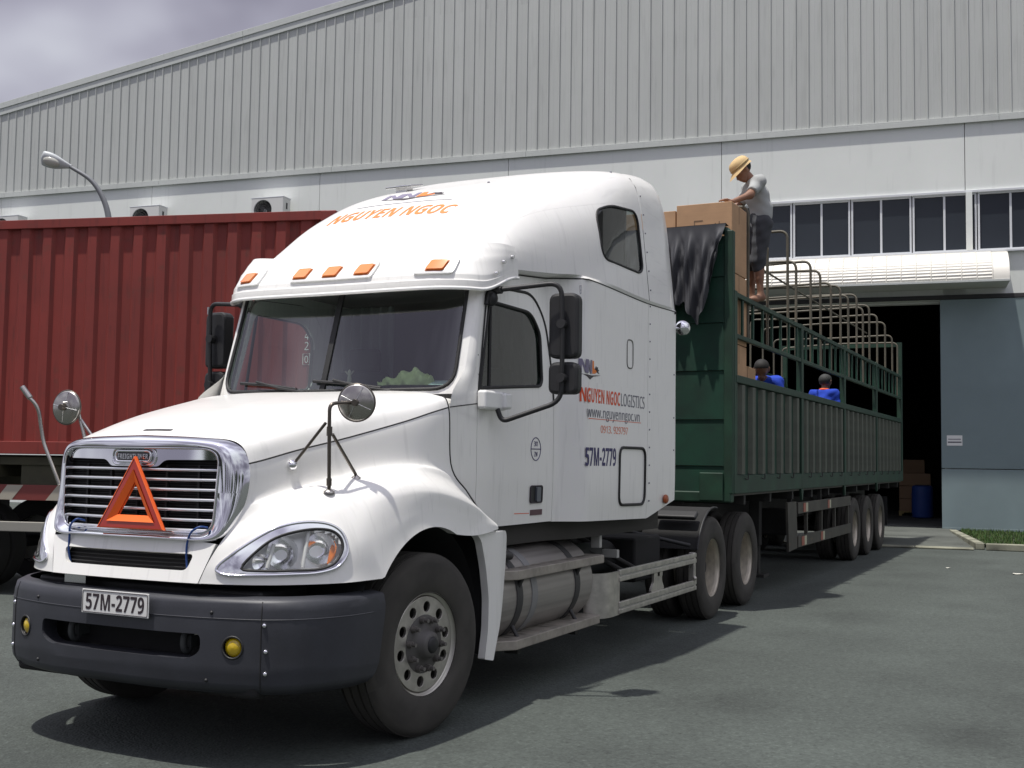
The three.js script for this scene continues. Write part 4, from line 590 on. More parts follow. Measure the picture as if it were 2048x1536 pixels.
// --- grille
{
  const gr = sub('grille', tractor, 'chrome framed grille with horizontal bars');
  const iz = (x, y) => 1.175 - 0.06 * Math.pow(x / 0.56, 2) - (y - 1.4) * 0.03;
  const rr2 = (hw, hwb, y0, y1, r, rb) => f2([[hwb, y0], [hw, y1], [-hw, y1], [-hwb, y0]], [rb, r, r, rb], 10);
  const resample = (pts, n) => { const c = [...pts, pts[0]], L = [0]; for (let i = 1; i < c.length; i++) L.push(L[i - 1] + Math.hypot(c[i][0] - c[i - 1][0], c[i][1] - c[i - 1][1])); return Array.from({ length: n }, (_, k) => { const t = k / n * L[L.length - 1]; let i = 1; while (L[i] < t) i++; const f = (t - L[i - 1]) / (L[i] - L[i - 1] || 1); return [lerp(c[i - 1][0], c[i][0], f), lerp(c[i - 1][1], c[i][1], f)]; }); };
  const N = 240, polyI = rr2(0.557, 0.535, 1.19, 1.632, 0.09, 0.07), hb0 = Array.from({ length: 61 }, (_, i) => hood(0, i / 60 * 7 / 9)), half = hb0.map(p => [p.x, p.y, p.z]), polyO = [...half.slice().reverse(), ...half.slice(1).map(p => [-p[0], p[1], p[2]])];
  for (let i = 1; i < 16; i++) { const x = lerp(-half[60][0], half[60][0], i / 16); polyO.push([x, half[60][1] + 0.02 * (1 - Math.pow(x / 0.6, 2)), half[60][2] + 0.055 * (1 - Math.pow(x / 0.6, 2))]); }
  const rayHit = (poly, a) => { const dx = Math.cos(a), dy = Math.sin(a), cy = 1.4; let best = null; for (let i = 0; i < poly.length; i++) { const p = poly[i], q = poly[(i + 1) % poly.length], ex = q[0] - p[0], ey = q[1] - p[1], det = dx * ey - dy * ex; if (Math.abs(det) < 1e-12) continue; const t = (p[0] * ey - (p[1] - cy) * ex) / det, k = (p[0] * dy - (p[1] - cy) * dx) / det; if (t > 0 && k >= -1e-6 && k <= 1 + 1e-6 && (!best || t > best[0])) best = [t, lerp(p[2] ?? 0, q[2] ?? 0, k)]; } return [dx * best[0], cy + dy * best[0], best[1]]; };
  const angs = Array.from({ length: N }, (_, k) => k / N * Math.PI * 2), soft = (l, n) => { for (let q = 0; q < n; q++) l = l.map((p, i) => p.map((c, k) => (l[(i + N - 1) % N][k] + 2 * c + l[(i + 1) % N][k]) / 4)); return l; }, inn = soft(angs.map(a => rayHit(polyI, a)), 4), ot = soft(angs.map(a => rayHit(polyO, a)), 8);
  const surf = grid(N, 12, (u, v) => { const k = Math.round(u * N) % N, [a, b, z] = ot[k], [c, d] = inn[k], o = V(a - c, b - d, 0.02).normalize(), A = V(a, b, z - 0.006).addScaledVector(o, 0.003), B = V(c, d, iz(c, d) + 0.012), p = A.clone().lerp(B, v), w = Math.pow(1 - v, 0.75), bow = 0.034 * Math.sin(Math.PI * Math.pow(v, 0.8)); p.z += bow; p.addScaledVector(o, bow * 0.35); return p; });
  const innerLip = grid(N, 2, (u, v) => { const k = Math.round(u * N) % N, [c, d] = inn[k]; return V(c * (1 - 0.01 * v), d, iz(c, d) + 0.012 - v * 0.05); });
  part('surround', merge([surf, innerLip]), M.chrome, gr);
  part('surround_edge', tube(inn.map(([a, b]) => V(a, b, iz(a, b) + 0.014)), 0.007, 6, true), M.chrome, gr);
  const groove = inn.filter(p => p[1] > 1.52).sort((a, b) => a[0] - b[0]); part('surround_groove', tube(groove.map(([a, b]) => V(a * 1.012, b + 0.006, iz(a, b) + 0.017)), 0.004, 4), M.seal, gr);
  // top bar with the dip that carries the badge
  const tb = (u, v) => V(u, v, iz(u, v) - 0.004), bar = f2([[-0.545, 1.628], [-0.545, 1.572], [-0.21, 1.568], [-0.17, 1.532], [0.17, 1.532], [0.21, 1.568], [0.545, 1.572], [0.545, 1.628]], [0.02, 0.03, 0.03, 0.02, 0.02, 0.03, 0.03, 0.02], 4);
  part('top_bar', skin(bar, null, tb, { thick: 0.02, edge: 0.1 }), M.chrome, gr);
  const bd = sub('badge', gr.parent, 'oval chrome badge with dark lettered field'), ov = f2([[-0.125, 1.556], [0.125, 1.556], [0.125, 1.613], [-0.125, 1.613]], 0.028, 6);
  part('field', skin(ov, null, tb, { off: 0.008, thick: 0.01 }), std({ color: rgb(0.05, 0.05, 0.055), roughness: 0.4 }), bd); part('rim', seal(ov, tb, 0.008, 0.008), M.chrome, bd); part('rim', seal(f2([[-0.155, 1.54], [0.155, 1.54], [0.155, 1.627], [-0.155, 1.627]], 0.042, 6), tb, 0.006, 0.002), M.chrome, bd);
  part('lettering', lettering('FREIGHTLINER', font, -0.108, 1.57, 0.216, 0.028, tb, { off: 0.012 }), M.chromeDull, bd);
  const barM = std({ color: rgb(0.86, 0.87, 0.9), roughness: 0.3, metalness: 0.85 });
  for (let i = 0; i < 7; i++) { const y = 1.517 - i * 0.0525, w = lerp(0.55, 0.532, i / 6); part('bar', tube(Array.from({ length: 17 }, (_, k) => { const x = lerp(-w, w, k / 16); return V(x, y, iz(x, y) - 0.012); }), 0.0082, 6), barM, gr); part('bar_web', skin([[-w, y - 0.003], [w, y - 0.003], [w, y + 0.003], [-w, y + 0.003]], null, (u, v) => V(u, v, iz(u, v) - 0.03), { thick: 0.03, edge: 0.1 }), M.chromeDull, gr); }
  for (const x of [-0.4, -0.2, 0, 0.2, 0.4]) part('upright', box(0.012, 0.36, 0.02, x, 1.36, iz(x, 1.36) - 0.05), M.black, gr);
  part('core', merge([box(1.14, 0.5, 0.02, 0, 1.38, 1.05), box(1.1, 0.6, 0.06, 0, 1.1, 0.95)]), M.matt, gr);
  const mesh = []; for (let i = 0; i < 30; i++) mesh.push(box(1.1, 0.004, 0.004, 0, 1.19 + i * 0.0135, 1.064)); part('core_fins', mesh, std({ color: rgb(0.035, 0.035, 0.04), roughness: 0.6 }), gr).userData.kind = 'stuff';
}
// --- headlamps
{
  const hm = new THREE.Mesh(hoodFull, new THREE.MeshBasicMaterial({ side: THREE.DoubleSide })), rc = new THREE.Raycaster(); hm.updateMatrixWorld();
  const net = []; for (let j = 0; j <= 9; j++) { const row = []; for (let i = 0; i <= 12; i++) { const u = lerp(-0.42, 0.36, i / 12), y = lerp(0.955, 1.29, j / 9), o = HLO.clone().addScaledVector(HLE, u).setY(y).addScaledVector(HLN, 1); rc.set(o, HLN.clone().negate()); const h = rc.intersectObject(hm)[0]; row.push(h ? h.point : o.clone().addScaledVector(HLN, -1)); } net.push(row); }
  const map = (u, v) => { const a = (u + 0.42) / 0.78, b = (v - 0.955) / 0.335; return crom(net.map(r => crom(r, a)), b); };
  const O2 = smooth(hlOuter.map(p => V(p[0], p[1], 0)), 4, true).map(p => [p.x, p.y]), I2 = smooth(hlInner.map(p => V(p[0], p[1], 0)), 4, true).map(p => [p.x, p.y]);
  const scl = (pts, k, cx = 0.06, cy = 1.1) => pts.map(([a, b]) => [cx + (a - cx) * k, cy + (b - cy) * k]);
  const refl = std({ color: rgb(0.85, 0.85, 0.86), roughness: 0.14, metalness: 1 }), back = map(0.05, 1.1);
  const bowl = (cu, cy, r, d) => { const c = map(cu, cy).addScaledVector(HLN, -0.03), g = lathe(Array.from({ length: 9 }, (_, i) => [r * i / 8 + 0.001, -d * (1 - Math.pow(i / 8, 2))]), 24, 'z'); g.rotateY(0.35); return g.translate(c.x, c.y, c.z); };
  const G = {
    bezel: skin(O2, [I2.slice().reverse()], map, { off: 0.007, thick: 0.02, edge: 0.05 }), rim: seal(O2, map, 0.009, 0.006), gasket: seal(scl(I2, 0.985), map, 0.0085, 0.003),
    lens: skin(scl(I2, 0.99), null, (u, v) => { const p = map(u, v); return p; }, { off: 0.004, edge: 0.06 }),
    tray: skin(scl(I2, 1.03), null, (u, v) => map(u, v).addScaledVector(HLN, -0.085).add(V(0, 0, 0)), { edge: 0.1 }),
    wall: (() => { const p = onMap(map, I2, 0), n = p.length; return grid(n, 2, (u, v) => p[Math.round(u * n) % n].clone().addScaledVector(HLN, -0.09 * v)); })(),
    bowlA: bowl(-0.03, 1.095, 0.085, 0.06), bowlB: bowl(0.165, 1.115, 0.082, 0.06), bowlC: bowl(-0.14, 1.045, 0.045, 0.03),
    fin: merge([0.085, -0.095].map(u => { const a = map(u - 0.012, 1.02), b = map(u + 0.02, 1.2 - (u < 0 ? 0.06 : 0)); return tube([a.addScaledVector(HLN, -0.022), b.addScaledVector(HLN, -0.022)], 0.011, 6); })),
    amber: skin(f2([[0.205, 1.035], [0.245, 1.07], [0.258, 1.13], [0.242, 1.165], [0.222, 1.12]], 0.012, 3), null, map, { off: -0.016, thick: 0.012, edge: 0.05 }),
  };
  for (const f of [g => g, mirX]) { const h = sub('headlamp', tractor); part('bezel', f(G.bezel), M.chrome, h); part('rim', f(G.rim), M.chrome, h); part('gasket', f(G.gasket), M.seal, h); part('housing', merge([f(G.tray), f(G.wall)]), std({ color: rgb(0.82, 0.82, 0.82), roughness: 0.3, metalness: 0.25 }), h); part('reflector', f(G.bowlA), refl, h); part('reflector', f(G.bowlB), refl, h); part('reflector', f(G.bowlC), refl, h); part('divider', f(G.fin), std({ color: rgb(0.6, 0.6, 0.58), roughness: 0.3 }), h); part('turn_lens', f(G.amber), M.amber, h); part('lens', f(G.lens), phy({ color: rgb(0.93, 0.94, 0.94), roughness: 0.03, transmission: 1, thickness: 0, ior: 1.5 }), h); }
}
// --- bumper: dark plastic, bent round the nose
const bP = smooth([V(0, 0, 1.275), V(0.3, 0, 1.268), V(0.52, 0, 1.243), V(0.72, 0, 1.2), V(0.88, 0, 1.145), V(1.01, 0, 1.05), V(1.1, 0, 0.92), V(1.165, 0, 0.74), V(1.195, 0, 0.45)], 12), bL = [0]; for (let i = 1; i < bP.length; i++) bL.push(bL[i - 1] + bP[i].distanceTo(bP[i - 1]));
const bEnd = bL[bL.length - 1];
function bumperMap(s, y) { const a = Math.min(Math.abs(s), bEnd - 1e-4); let i = 1; while (bL[i] < a) i++; const f = (a - bL[i - 1]) / (bL[i] - bL[i - 1]), p = bP[i - 1].clone().lerp(bP[i], f), ta = bP[Math.min(bP.length - 1, i + 1)].clone().sub(bP[Math.max(0, i - 2)]).normalize(), prof = [[0.385, -0.075], [0.405, -0.03], [0.44, -0.008], [0.5, 0], [0.72, 0], [0.77, -0.002], [0.82, -0.007], [0.85, -0.014], [0.865, -0.024], [0.876, -0.045], [0.88, -0.085]]; let k = 0; while (k < prof.length - 2 && prof[k + 1][0] < y) k++; const o = lerp(prof[k][1], prof[k + 1][1], clamp((y - prof[k][0]) / (prof[k + 1][0] - prof[k][0]), 0, 1)); const q = V(p.x - ta.z * o, y, p.z + ta.x * o); if (s < 0) q.x = -q.x; return q; }
{
  const b = sub('bumper', tractor, 'dark grey plastic front bumper');
  const E = bEnd - 0.005, out = [[E - 0.2, 0.388], [E - 0.12, 0.42], [E - 0.085, 0.5], [E - 0.03, 0.8], [E - 0.03, 0.865], [E - 0.06, 0.88]], ys = [0.405, 0.44, 0.5, 0.735, 0.775, 0.83, 0.862, 0.876];
  const full = [...out, ...out.slice().reverse().map(p => [-p[0], p[1]])];
  const mouth = f2([[-0.49, 0.562], [0.49, 0.562], [0.565, 0.6], [0.56, 0.69], [-0.56, 0.69], [-0.565, 0.6]], [0.04, 0.04, 0.05, 0.03, 0.03, 0.05], 4), fog = s => circ(s * 0.742, 0.63, 0.058, 18);
  part('shell', skin(full, [mouth.slice().reverse(), fog(1).reverse(), fog(-1).reverse()], bumperMap, { thick: 0.012, edge: 0.045 }), M.bumper, b);
  part('mouth_edge', grid(mouth.length, 1, (u, v) => { const p = mouth[Math.round(u * mouth.length) % mouth.length], q = bumperMap(p[0], p[1]); return q.add(V(0, 0, -0.1 * v)); }), M.bumper, b);
  part('mouth_back', box(1.2, 0.3, 0.02, 0, 0.63, 1.06), M.matt, b);
  for (const s of [-1, 1]) {
    const c = bumperMap(s * 0.742, 0.63), n = mapN(bumperMap, s * 0.742, 0.63), q = new THREE.Quaternion().setFromUnitVectors(V(0, 1, 0), n), fl = sub('fog_lamp', tractor, s > 0 ? 'yellow fog lamp nearer the front wheel' : 'yellow fog lamp on the far side of the bumper');
    part('cup', lathe([[0.058, 0.002], [0.05, -0.045], [0.02, -0.06], [0, -0.06]], 20).applyQuaternion(q).translate(c.x, c.y, c.z), M.black, fl); part('lens', lathe([[0, 0.004], [0.02, 0.002], [0.038, -0.006], [0.05, -0.02]], 20).applyQuaternion(q).translate(c.x, c.y, c.z), phy({ color: rgb(0.72, 0.5, 0.01), roughness: 0.12, clearcoat: 1, transmission: 0.25, thickness: 0 }), fl); part('ring', tube(circ(0, 0, 0.055, 20).map(p => V(p[0], 0, p[1]).applyQuaternion(q).add(c)), 0.006, 5, true), M.black, fl);
    part('tow_eye', merge([tube(circ(0, 0, 0.05, 18).map(p => V(s * 0.4, 0.63 + p[0], 1.15 + p[1] * 0.6)), 0.018, 8, true), box(0.05, 0.06, 0.1, s * 0.4, 0.63, 1.1)]), std({ color: rgb(0.05, 0.055, 0.055), roughness: 0.6 }), b);
    for (const [ss, y] of [[0.905, 0.745], [0.915, 0.615], [0.915, 0.505]]) { const p = bumperMap(s * ss, y), nn = mapN(bumperMap, s * ss, y); part('bolt', new THREE.SphereGeometry(0.0125, 12, 8).translate(p.x, p.y, p.z), M.chrome, b); }
    for (const [ss, y] of [[0.62, 0.8], [0.6, 0.46]]) { const p = bumperMap(s * ss, y); part('screw', new THREE.SphereGeometry(0.01, 8, 6).translate(p.x, p.y, p.z), M.black, b); }
    part('joint', tube(Array.from({ length: 12 }, (_, i) => bumperMap(s * 0.89, lerp(0.41, 0.86, i / 11)).add(V(0, 0, 0.0005))), 0.003, 4), M.seal, b); part('bead', tube(Array.from({ length: 24 }, (_, i) => { const t = i / 23; return bumperMap(s * lerp(0.1, E - 0.12, t), 0.772); }), 0.003, 4), M.bumper, b);
  }
  part('bracket', box(0.16, 0.05, 0.02, -0.42, 0.905, 1.14, 0.003), M.chromeDull, b); part('upper_beam', box(1.6, 0.1, 0.4, 0, 0.85, 0.86, 0.02), M.black, b); part('under_tray', box(1.7, 0.1, 0.5, 0, 0.42, 0.9, 0.03), M.matt, b);
  const pl = sub('number_plate', tractor, 'white number plate on the bumper'), pm = (u, v) => V(0.03 + u, 0.815 + v, 1.3);
  part('plate', box(0.47, 0.125, 0.006, 0.03, 0.815, 1.294, 0.002), std({ color: rgb(0.66, 0.66, 0.64), roughness: 0.45 }), pl); part('border', seal(f2([[-0.228, -0.056], [0.228, -0.056], [0.228, 0.056], [-0.228, 0.056]], 0.01, 3), pm, 0.0018, -0.002), M.darkInk, pl); part('lettering', lettering('57M-2779', font, -0.205, -0.043, 0.41, 0.086, pm, { off: -0.0015 }), M.darkInk, pl); part('holder', box(0.3, 0.06, 0.03, 0.03, 0.815, 1.278), M.black, pl);
}
// --- wheels
const tyreG = (r, w, ri, lug) => {
  const p = [[ri, -w / 2 + 0.025], [ri + 0.02, -w / 2 + 0.006], [lerp(ri, r, 0.45), -w / 2], [r - 0.06, -w / 2 + 0.008], [r - 0.035, -w / 2 + 0.014], [r - 0.012, -w / 2 + 0.03]], half = [...p]; const gx = [-0.32, -0.11, 0.11, 0.32].map(k => k * w); let prof = [...p, [r, -w / 2 + 0.05]];
  for (const g of gx) prof.push([r, g - 0.008], [r - 0.014, g - 0.006], [r - 0.014, g + 0.006], [r, g + 0.008]); prof.push([r, w / 2 - 0.05], ...p.slice().reverse().map(([a, b]) => [a, -b])); return toCreasedNormals(lathe(prof, 64, 'x'), 0.7);
};
M.tyre = std({ map: tex(256, 0.6, (u, v) => g3(0.225 + (fbm(u, v, 8, 4, 141) - 0.5) * 0.12, 1.04, 1, 0.93)), roughness: 0.88 });
function studs(n, r, x, r1, h) { return Array.from({ length: n }, (_, i) => { const a = i / n * 6.2832; return cyl(r1, r1, h, 6, x, r * Math.sin(a), r * Math.cos(a), 'x'); }); }
function frontWheel(s) {
  const w = sub('wheel', tractor, 'front wheel with ten round hand holes'); w.position.set(s * 1.05, 0.523, 0); w.rotation.y = (s < 0 ? Math.PI : 0) - 0.12;
  const t = part('tyre', tyreG(0.523, 0.285, 0.292), M.tyre, w); t.rotation.x = 0.4;
  const disc = ext(circ(0, 0, 0.272, 60), 0.014, 0.003, [circ(0, 0, 0.13, 24), ...Array.from({ length: 10 }, (_, i) => circ(0.213 * Math.cos(i * 0.6283 + 0.2), 0.213 * Math.sin(i * 0.6283 + 0.2), 0.031, 14))]).rotateY(Math.PI / 2).translate(0.085, 0, 0);
  part('rim', merge([disc, lathe([[0.296, 0.125], [0.304, 0.118], [0.3, 0.105], [0.285, 0.1], [0.272, 0.093], [0.268, 0.06], [0.25, -0.12], [0.29, -0.135]], 56, 'x')]), M.alu, w);
  part('hub', lathe([[0, 0.17], [0.05, 0.168], [0.075, 0.155], [0.08, 0.12], [0.115, 0.105], [0.168, 0.103], [0.172, 0.088]], 32, 'x'), std({ color: rgb(0.11, 0.105, 0.1), roughness: 0.6, metalness: 0.4 }), w);
  part('hub_cap', lathe([[0, 0.185], [0.035, 0.183], [0.048, 0.17], [0.05, 0.15]], 20, 'x'), M.black, w);
  for (let i = 0; i < 10; i++) { const a = i * 0.6283 + 0.1; part('wheel_nut', merge([cyl(0.02, 0.022, 0.03, 6, 0.118, 0.143 * Math.sin(a), 0.143 * Math.cos(a), 'x'), cyl(0.012, 0.012, 0.055, 8, 0.13, 0.143 * Math.sin(a), 0.143 * Math.cos(a), 'x')]), std({ color: rgb(0.16, 0.15, 0.14), roughness: 0.55, metalness: 0.5 }), w); }
  part('drum', merge([cyl(0.22, 0.22, 0.16, 28, -0.1, 0, 0, 'x')]), M.frame, w);
}
frontWheel(1); frontWheel(-1);
const tyreR = tyreG(0.518, 0.27, 0.292), discR = lathe([[0.262, -0.085], [0.25, -0.115], [0.14, -0.13], [0.135, -0.1]], 48, 'x'), rimR = merge([lathe([[0.3, 0.118], [0.305, 0.11], [0.296, 0.1], [0.284, 0.095], [0.279, 0.05], [0.27, -0.07], [0.262, -0.09]], 48, 'x'), lathe([[0.27, -0.1], [0.27, -0.46], [0.3, -0.475]], 40, 'x')]), hubR = lathe([[0, 0.03], [0.06, 0.03], [0.085, 0.01], [0.1, -0.08], [0.135, -0.09], [0.14, -0.12]], 28, 'x'), nutsR = merge(studs(10, 0.17, -0.1, 0.017, 0.045));
M.discR = std({ map: tex(256, 0.4, (u, v) => g3(0.3 + (fbm(u, v, 8, 4, 155) - 0.5) * 0.16, 1, 0.95, 0.88)), roughness: 0.7 });
M.rimR = std({ map: tex(256, 0.4, (u, v) => g3(0.74 + (fbm(u, v, 8, 4, 151) - 0.5) * 0.22, 1, 0.96, 0.88)), roughness: 0.5, metalness: 0.6 });
function dualWheel(parent, s, z, x = 1.075) {
  const w = sub('wheel', parent); w.position.set(s * x, 0.518, z); w.rotation.y = s < 0 ? Math.PI : 0;
  part('tyre', tyreR, M.tyre, w).rotation.x = rr(0, 1); const t2 = part('tyre', tyreR, M.tyre, w); t2.position.x = -0.33; part('rim', rimR, M.rimR, w); part('wheel_disc', discR, M.discR, w); part('hub', hubR, M.frame, w); part('wheel_nuts', nutsR, M.frame, w).userData.kind = 'stuff';
}
for (const z of [-5.69, -7.01]) for (const s of [-1, 1]) dualWheel(tractor, s, z);
// --- lettering on the tractor
{
  const L = sub('livery', tractor), P = (n, str, f, u, v, w, h, m, mat, o) => part(n, lettering(str, f, u, v, w, h, m, o), mat, L);
  P('company_name', 'NGUYEN NGOC', font, 2.215, 2.042, 0.775, 0.112, side, M.redInk); P('company_name', 'LOGISTICS', fontR, 3.015, 2.045, 0.565, 0.105, side, M.greyInk);
  P('web_address', 'www.nguyenngoc.vn', fontR, 2.295, 1.903, 1.165, 0.088, side, M.greyInk); part('underline', skin([[2.325, 1.915], [3.495, 1.919], [3.495, 1.924], [2.325, 1.92]], null, side, { off: 0.0015, edge: 0.3 }), M.redInk, L);
  P('phone_number', '0913. 929797', fontR, 2.575, 1.812, 0.6, 0.06, side, std({ color: rgb(0.72, 0.2, 0.1), roughness: 0.5 })); P('fleet_number', '57M-2779', font, 2.275, 1.552, 0.635, 0.145, side, M.blueInk);
  // emblem: two letters N, an orange L with a running animal, a dark point below
  const emb = (m, u, v, k, ky = 1, off = 0.002) => { const q = (a, b) => m(u + a * k, v + b * k * ky); const S = (pts, mat) => part('emblem', skin(pts, null, q, { off, thick: 0.001, edge: 0.1 / k }), mat, L);
    for (const x of [0, 0.26]) S([[x, 0], [x, 1], [x + 0.09, 1], [x + 0.2, 0.34], [x + 0.2, 1], [x + 0.27, 1], [x + 0.27, 0], [x + 0.19, 0], [x + 0.08, 0.62], [x + 0.08, 0]], M.violetInk);
    S([[0.56, 0], [0.56, 0.98], [0.64, 0.95], [0.66, 0.5], [0.72, 0.3], [0.8, 0.42], [0.83, 0.2], [0.74, 0.05]], M.orangeInk); S([[0.7, 0.34], [0.78, 0.62], [0.84, 0.52], [0.9, 0.58], [0.9, 0.42], [0.97, 0.34], [0.92, 0.22], [1.0, 0.06], [0.84, 0.14], [0.78, 0.3]], M.darkInk);
    S([[-0.05, -0.04], [0.12, -0.1], [0.5, -0.13], [0.8, -0.06], [1.08, -0.02], [0.9, -0.1], [0.62, -0.2], [0.42, -0.46], [0.22, -0.22]], M.darkInk); };
  emb(side, 2.205, 2.265, 0.33, 0.32);
  const rf = (u, w) => roofFront(u, w);
  P('company_name', 'NGUYEN NGOC', font, -0.575, 0.325, 1.06, 0.105, rf, M.orangeInk, { slant: 0.45, off: 0.0025, edge: 0.05 });
  emb((a, b) => rf(a, b), -0.28, 0.64, 0.56, 0.22, 0.003);
  // speed limit disc on the door
  const dc = circ(1.686, 1.672, 0.082, 28); part('door_disc', merge([seal(dc, side, 0.0035, 0.001), tube(onMap(side, [[1.604, 1.672], [1.768, 1.672]], 0.001), 0.0035, 4)]), M.blueInk, L); P('door_disc_figures', '301', fontR, 1.655, 1.692, 0.062, 0.036, side, M.blueInk); P('door_disc_figures', 'ZW', fontR, 1.66, 1.618, 0.056, 0.034, side, M.blueInk);
  part('red_pinstripe', skin([[1.36, 1.216], [1.6, 1.211], [1.6, 1.216], [1.36, 1.221]], null, side, { off: 0.0015, edge: 0.2 }), M.redInk, L);
}
// --- mirrors on both doors
for (const f of [g => g, mirX]) {
  const m = sub('door_mirror', tractor), arm = fillet([V(1.02, 2.70, -1.0), V(1.09, 2.735, -1.01), V(1.5, 2.775, -1.11), V(1.505, 2.4, -1.125), V(1.495, 1.985, -1.14), V(1.13, 1.845, -0.99), V(1.1, 1.93, -0.98)], 0.09, 6);
  part('arm', f(tube(arm, 0.0165, 10)), M.black, m); part('pivot', f(merge([new THREE.SphereGeometry(0.045, 14, 10).scale(1, 1.2, 1).translate(1.04, 2.675, -0.985), cyl(0.025, 0.025, 0.1, 10, 1.06, 2.73, -1.0, 'x'), tube(fillet([V(1.03, 2.63, -0.93), V(1.035, 2.73, -0.96), V(1.05, 2.76, -1.06)], 0.05), 0.014, 8)])), M.black, m);
  const head = (y0, y1) => { const o = f2([[-0.105, y0], [0.105, y0], [0.105, y1], [-0.105, y1]], [0.05, 0.05, 0.06, 0.06], 5), g = ext(o, 0.07, 0.022); g.translate(0, 0, -0.06); g.rotateY(0.1); return g.translate(1.49, 0, -1.19); };
  part('mirror_head', f(head(2.275, 2.715)), M.black, m); part('wide_angle_head', f(head(2.035, 2.25)), M.black, m);
  part('glass', f(box(0.17, 0.38, 0.006, 0, 0, 0, 0, [0, 0.1, 0]).translate(1.482, 2.495, -1.275)), M.chrome, m); part('glass', f(box(0.17, 0.17, 0.006, 0, 0, 0, 0, [0, 0.1, 0]).translate(1.482, 2.142, -1.275)), M.chrome, m);
  for (const y of [2.5, 2.14]) part('clamp', f(cyl(0.032, 0.032, 0.07, 10, 1.5, y, -1.135, 'z')), M.black, m); part('aerial_stub', f(cyl(0.008, 0.006, 0.06, 6, 1.6, 2.735, -1.2)), M.chromeDull, m);
}
// --- round look-down mirrors on the wings
{
  const steel = std({ color: rgb(0.42, 0.40, 0.37), roughness: 0.22, metalness: 1 }), dark = std({ color: rgb(0.12, 0.105, 0.09), roughness: 0.35, metalness: 0.8 });
  const disc = (c, n, r, parent) => { const q = new THREE.Quaternion().setFromUnitVectors(V(0, 1, 0), n.clone().normalize()); part('mirror_back', lathe([[0, 0.02], [r * 0.5, 0.016], [r * 0.9, 0.004], [r, -0.006], [r, -0.014]], 36).applyQuaternion(q).translate(c.x, c.y, c.z), steel, parent); part('rim', tube(circ(0, 0, r, 36).map(p => V(p[0], -0.01, p[1]).applyQuaternion(q).add(c)), 0.006, 6, true), dark, parent); part('glass', lathe([[0, -0.022], [r * 0.97, -0.012]], 30).applyQuaternion(q).translate(c.x, c.y, c.z), M.chrome, parent); for (let k = 0; k < 4; k++) { const a = k * Math.PI / 2 + 0.1; part('rib', tube([V(0.02 * Math.cos(a), 0.021, 0.02 * Math.sin(a)), V(r * 0.9 * Math.cos(a), 0.007, r * 0.9 * Math.sin(a))].map(p => p.applyQuaternion(q).add(c)), 0.0025, 4), M.chromeDull, parent); } part('boss', cyl(0.018, 0.022, 0.035, 10, 0, 0.03, 0).applyQuaternion(q).translate(c.x, c.y, c.z), dark, parent); };
  const foot = (p, parent, r = 0.026) => part('foot', lathe([[r, -0.004], [r * 0.95, 0.006], [r * 0.5, 0.016], [0.008, 0.022], [0, 0.022]], 18).translate(p.x, p.y, p.z), steel, parent);
  const A = V(0.931, 1.404, 0.674), B = V(0.943, 1.477, 0.437), C = V(0.735, 1.549, 0.74), m = sub('wing_mirror', tractor, 'round convex mirror on a tripod above the near front wing');
  const topP = V(0.935, 1.83, 0.70), hub = V(0.985, 1.895, 0.56), dc = V(1.0, 1.897, 0.535);
  part('stem', tube(fillet([A.clone().add(V(0, 0.02, 0)), V(0.934, 1.75, 0.69), V(0.936, 1.885, 0.695), hub.clone().add(V(-0.005, 0, 0.02)), hub], 0.04), 0.0105, 8), dark, m); foot(A, m, 0.032); foot(B, m, 0.03); part('strut', tube([B.clone().add(V(0, 0.02, 0)), V(0.938, 1.72, 0.665)], 0.009, 8), dark, m); part('strut', tube([C, V(0.925, 1.78, 0.71)], 0.009, 8), dark, m); part('ball', new THREE.SphereGeometry(0.03, 18, 14).scale(0.9, 1, 1).translate(C.x + 0.005, C.y, C.z + 0.01), M.chrome, m);
  part('collar', merge([cyl(0.015, 0.015, 0.04, 8, 0.932, 1.46, 0.677), cyl(0.016, 0.016, 0.05, 8, 0.932, 1.735, 0.685)]), dark, m); disc(dc, V(0.35, -0.05, 1), 0.103, m);
  const m2 = sub('wing_mirror', tractor, 'round convex mirror above the far front wing'), A2 = V(-0.82, 1.44, 0.74), B2 = V(-0.70, 1.60, 0.70), d2 = V(-0.985, 1.875, 0.745);
  part('stem', tube(fillet([A2.clone().add(V(0, 0.02, 0)), V(-0.86, 1.68, 0.70), V(-0.93, 1.86, 0.70), V(-0.95, 1.905, 0.74), V(-0.98, 1.9, 0.77)], 0.03), 0.0105, 8), steel, m2); part('strut', tube([B2, V(-0.9, 1.8, 0.7)], 0.009, 8), steel, m2); foot(A2, m2); part('ball', new THREE.SphereGeometry(0.03, 16, 12).translate(B2.x, B2.y, B2.z), M.chrome, m2); disc(d2, V(0.1, 0, 1), 0.103, m2);
  part('guide_rod', tube(smooth([V(-0.82, 1.41, 0.92), V(-0.885, 1.56, 0.94), V(-0.935, 1.66, 0.945), V(-0.955, 1.76, 0.955), V(-0.965, 1.84, 0.965), V(-0.985, 1.89, 0.98), V(-1.03, 1.935, 1.0)], 5), 0.0105, 8), steel, m2, 'bent chrome guide rod'); part('rod_tip', tube([V(-1.01, 1.92, 0.992), V(-1.06, 1.985, 1.01)], 0.018, 8), steel, m2);
}
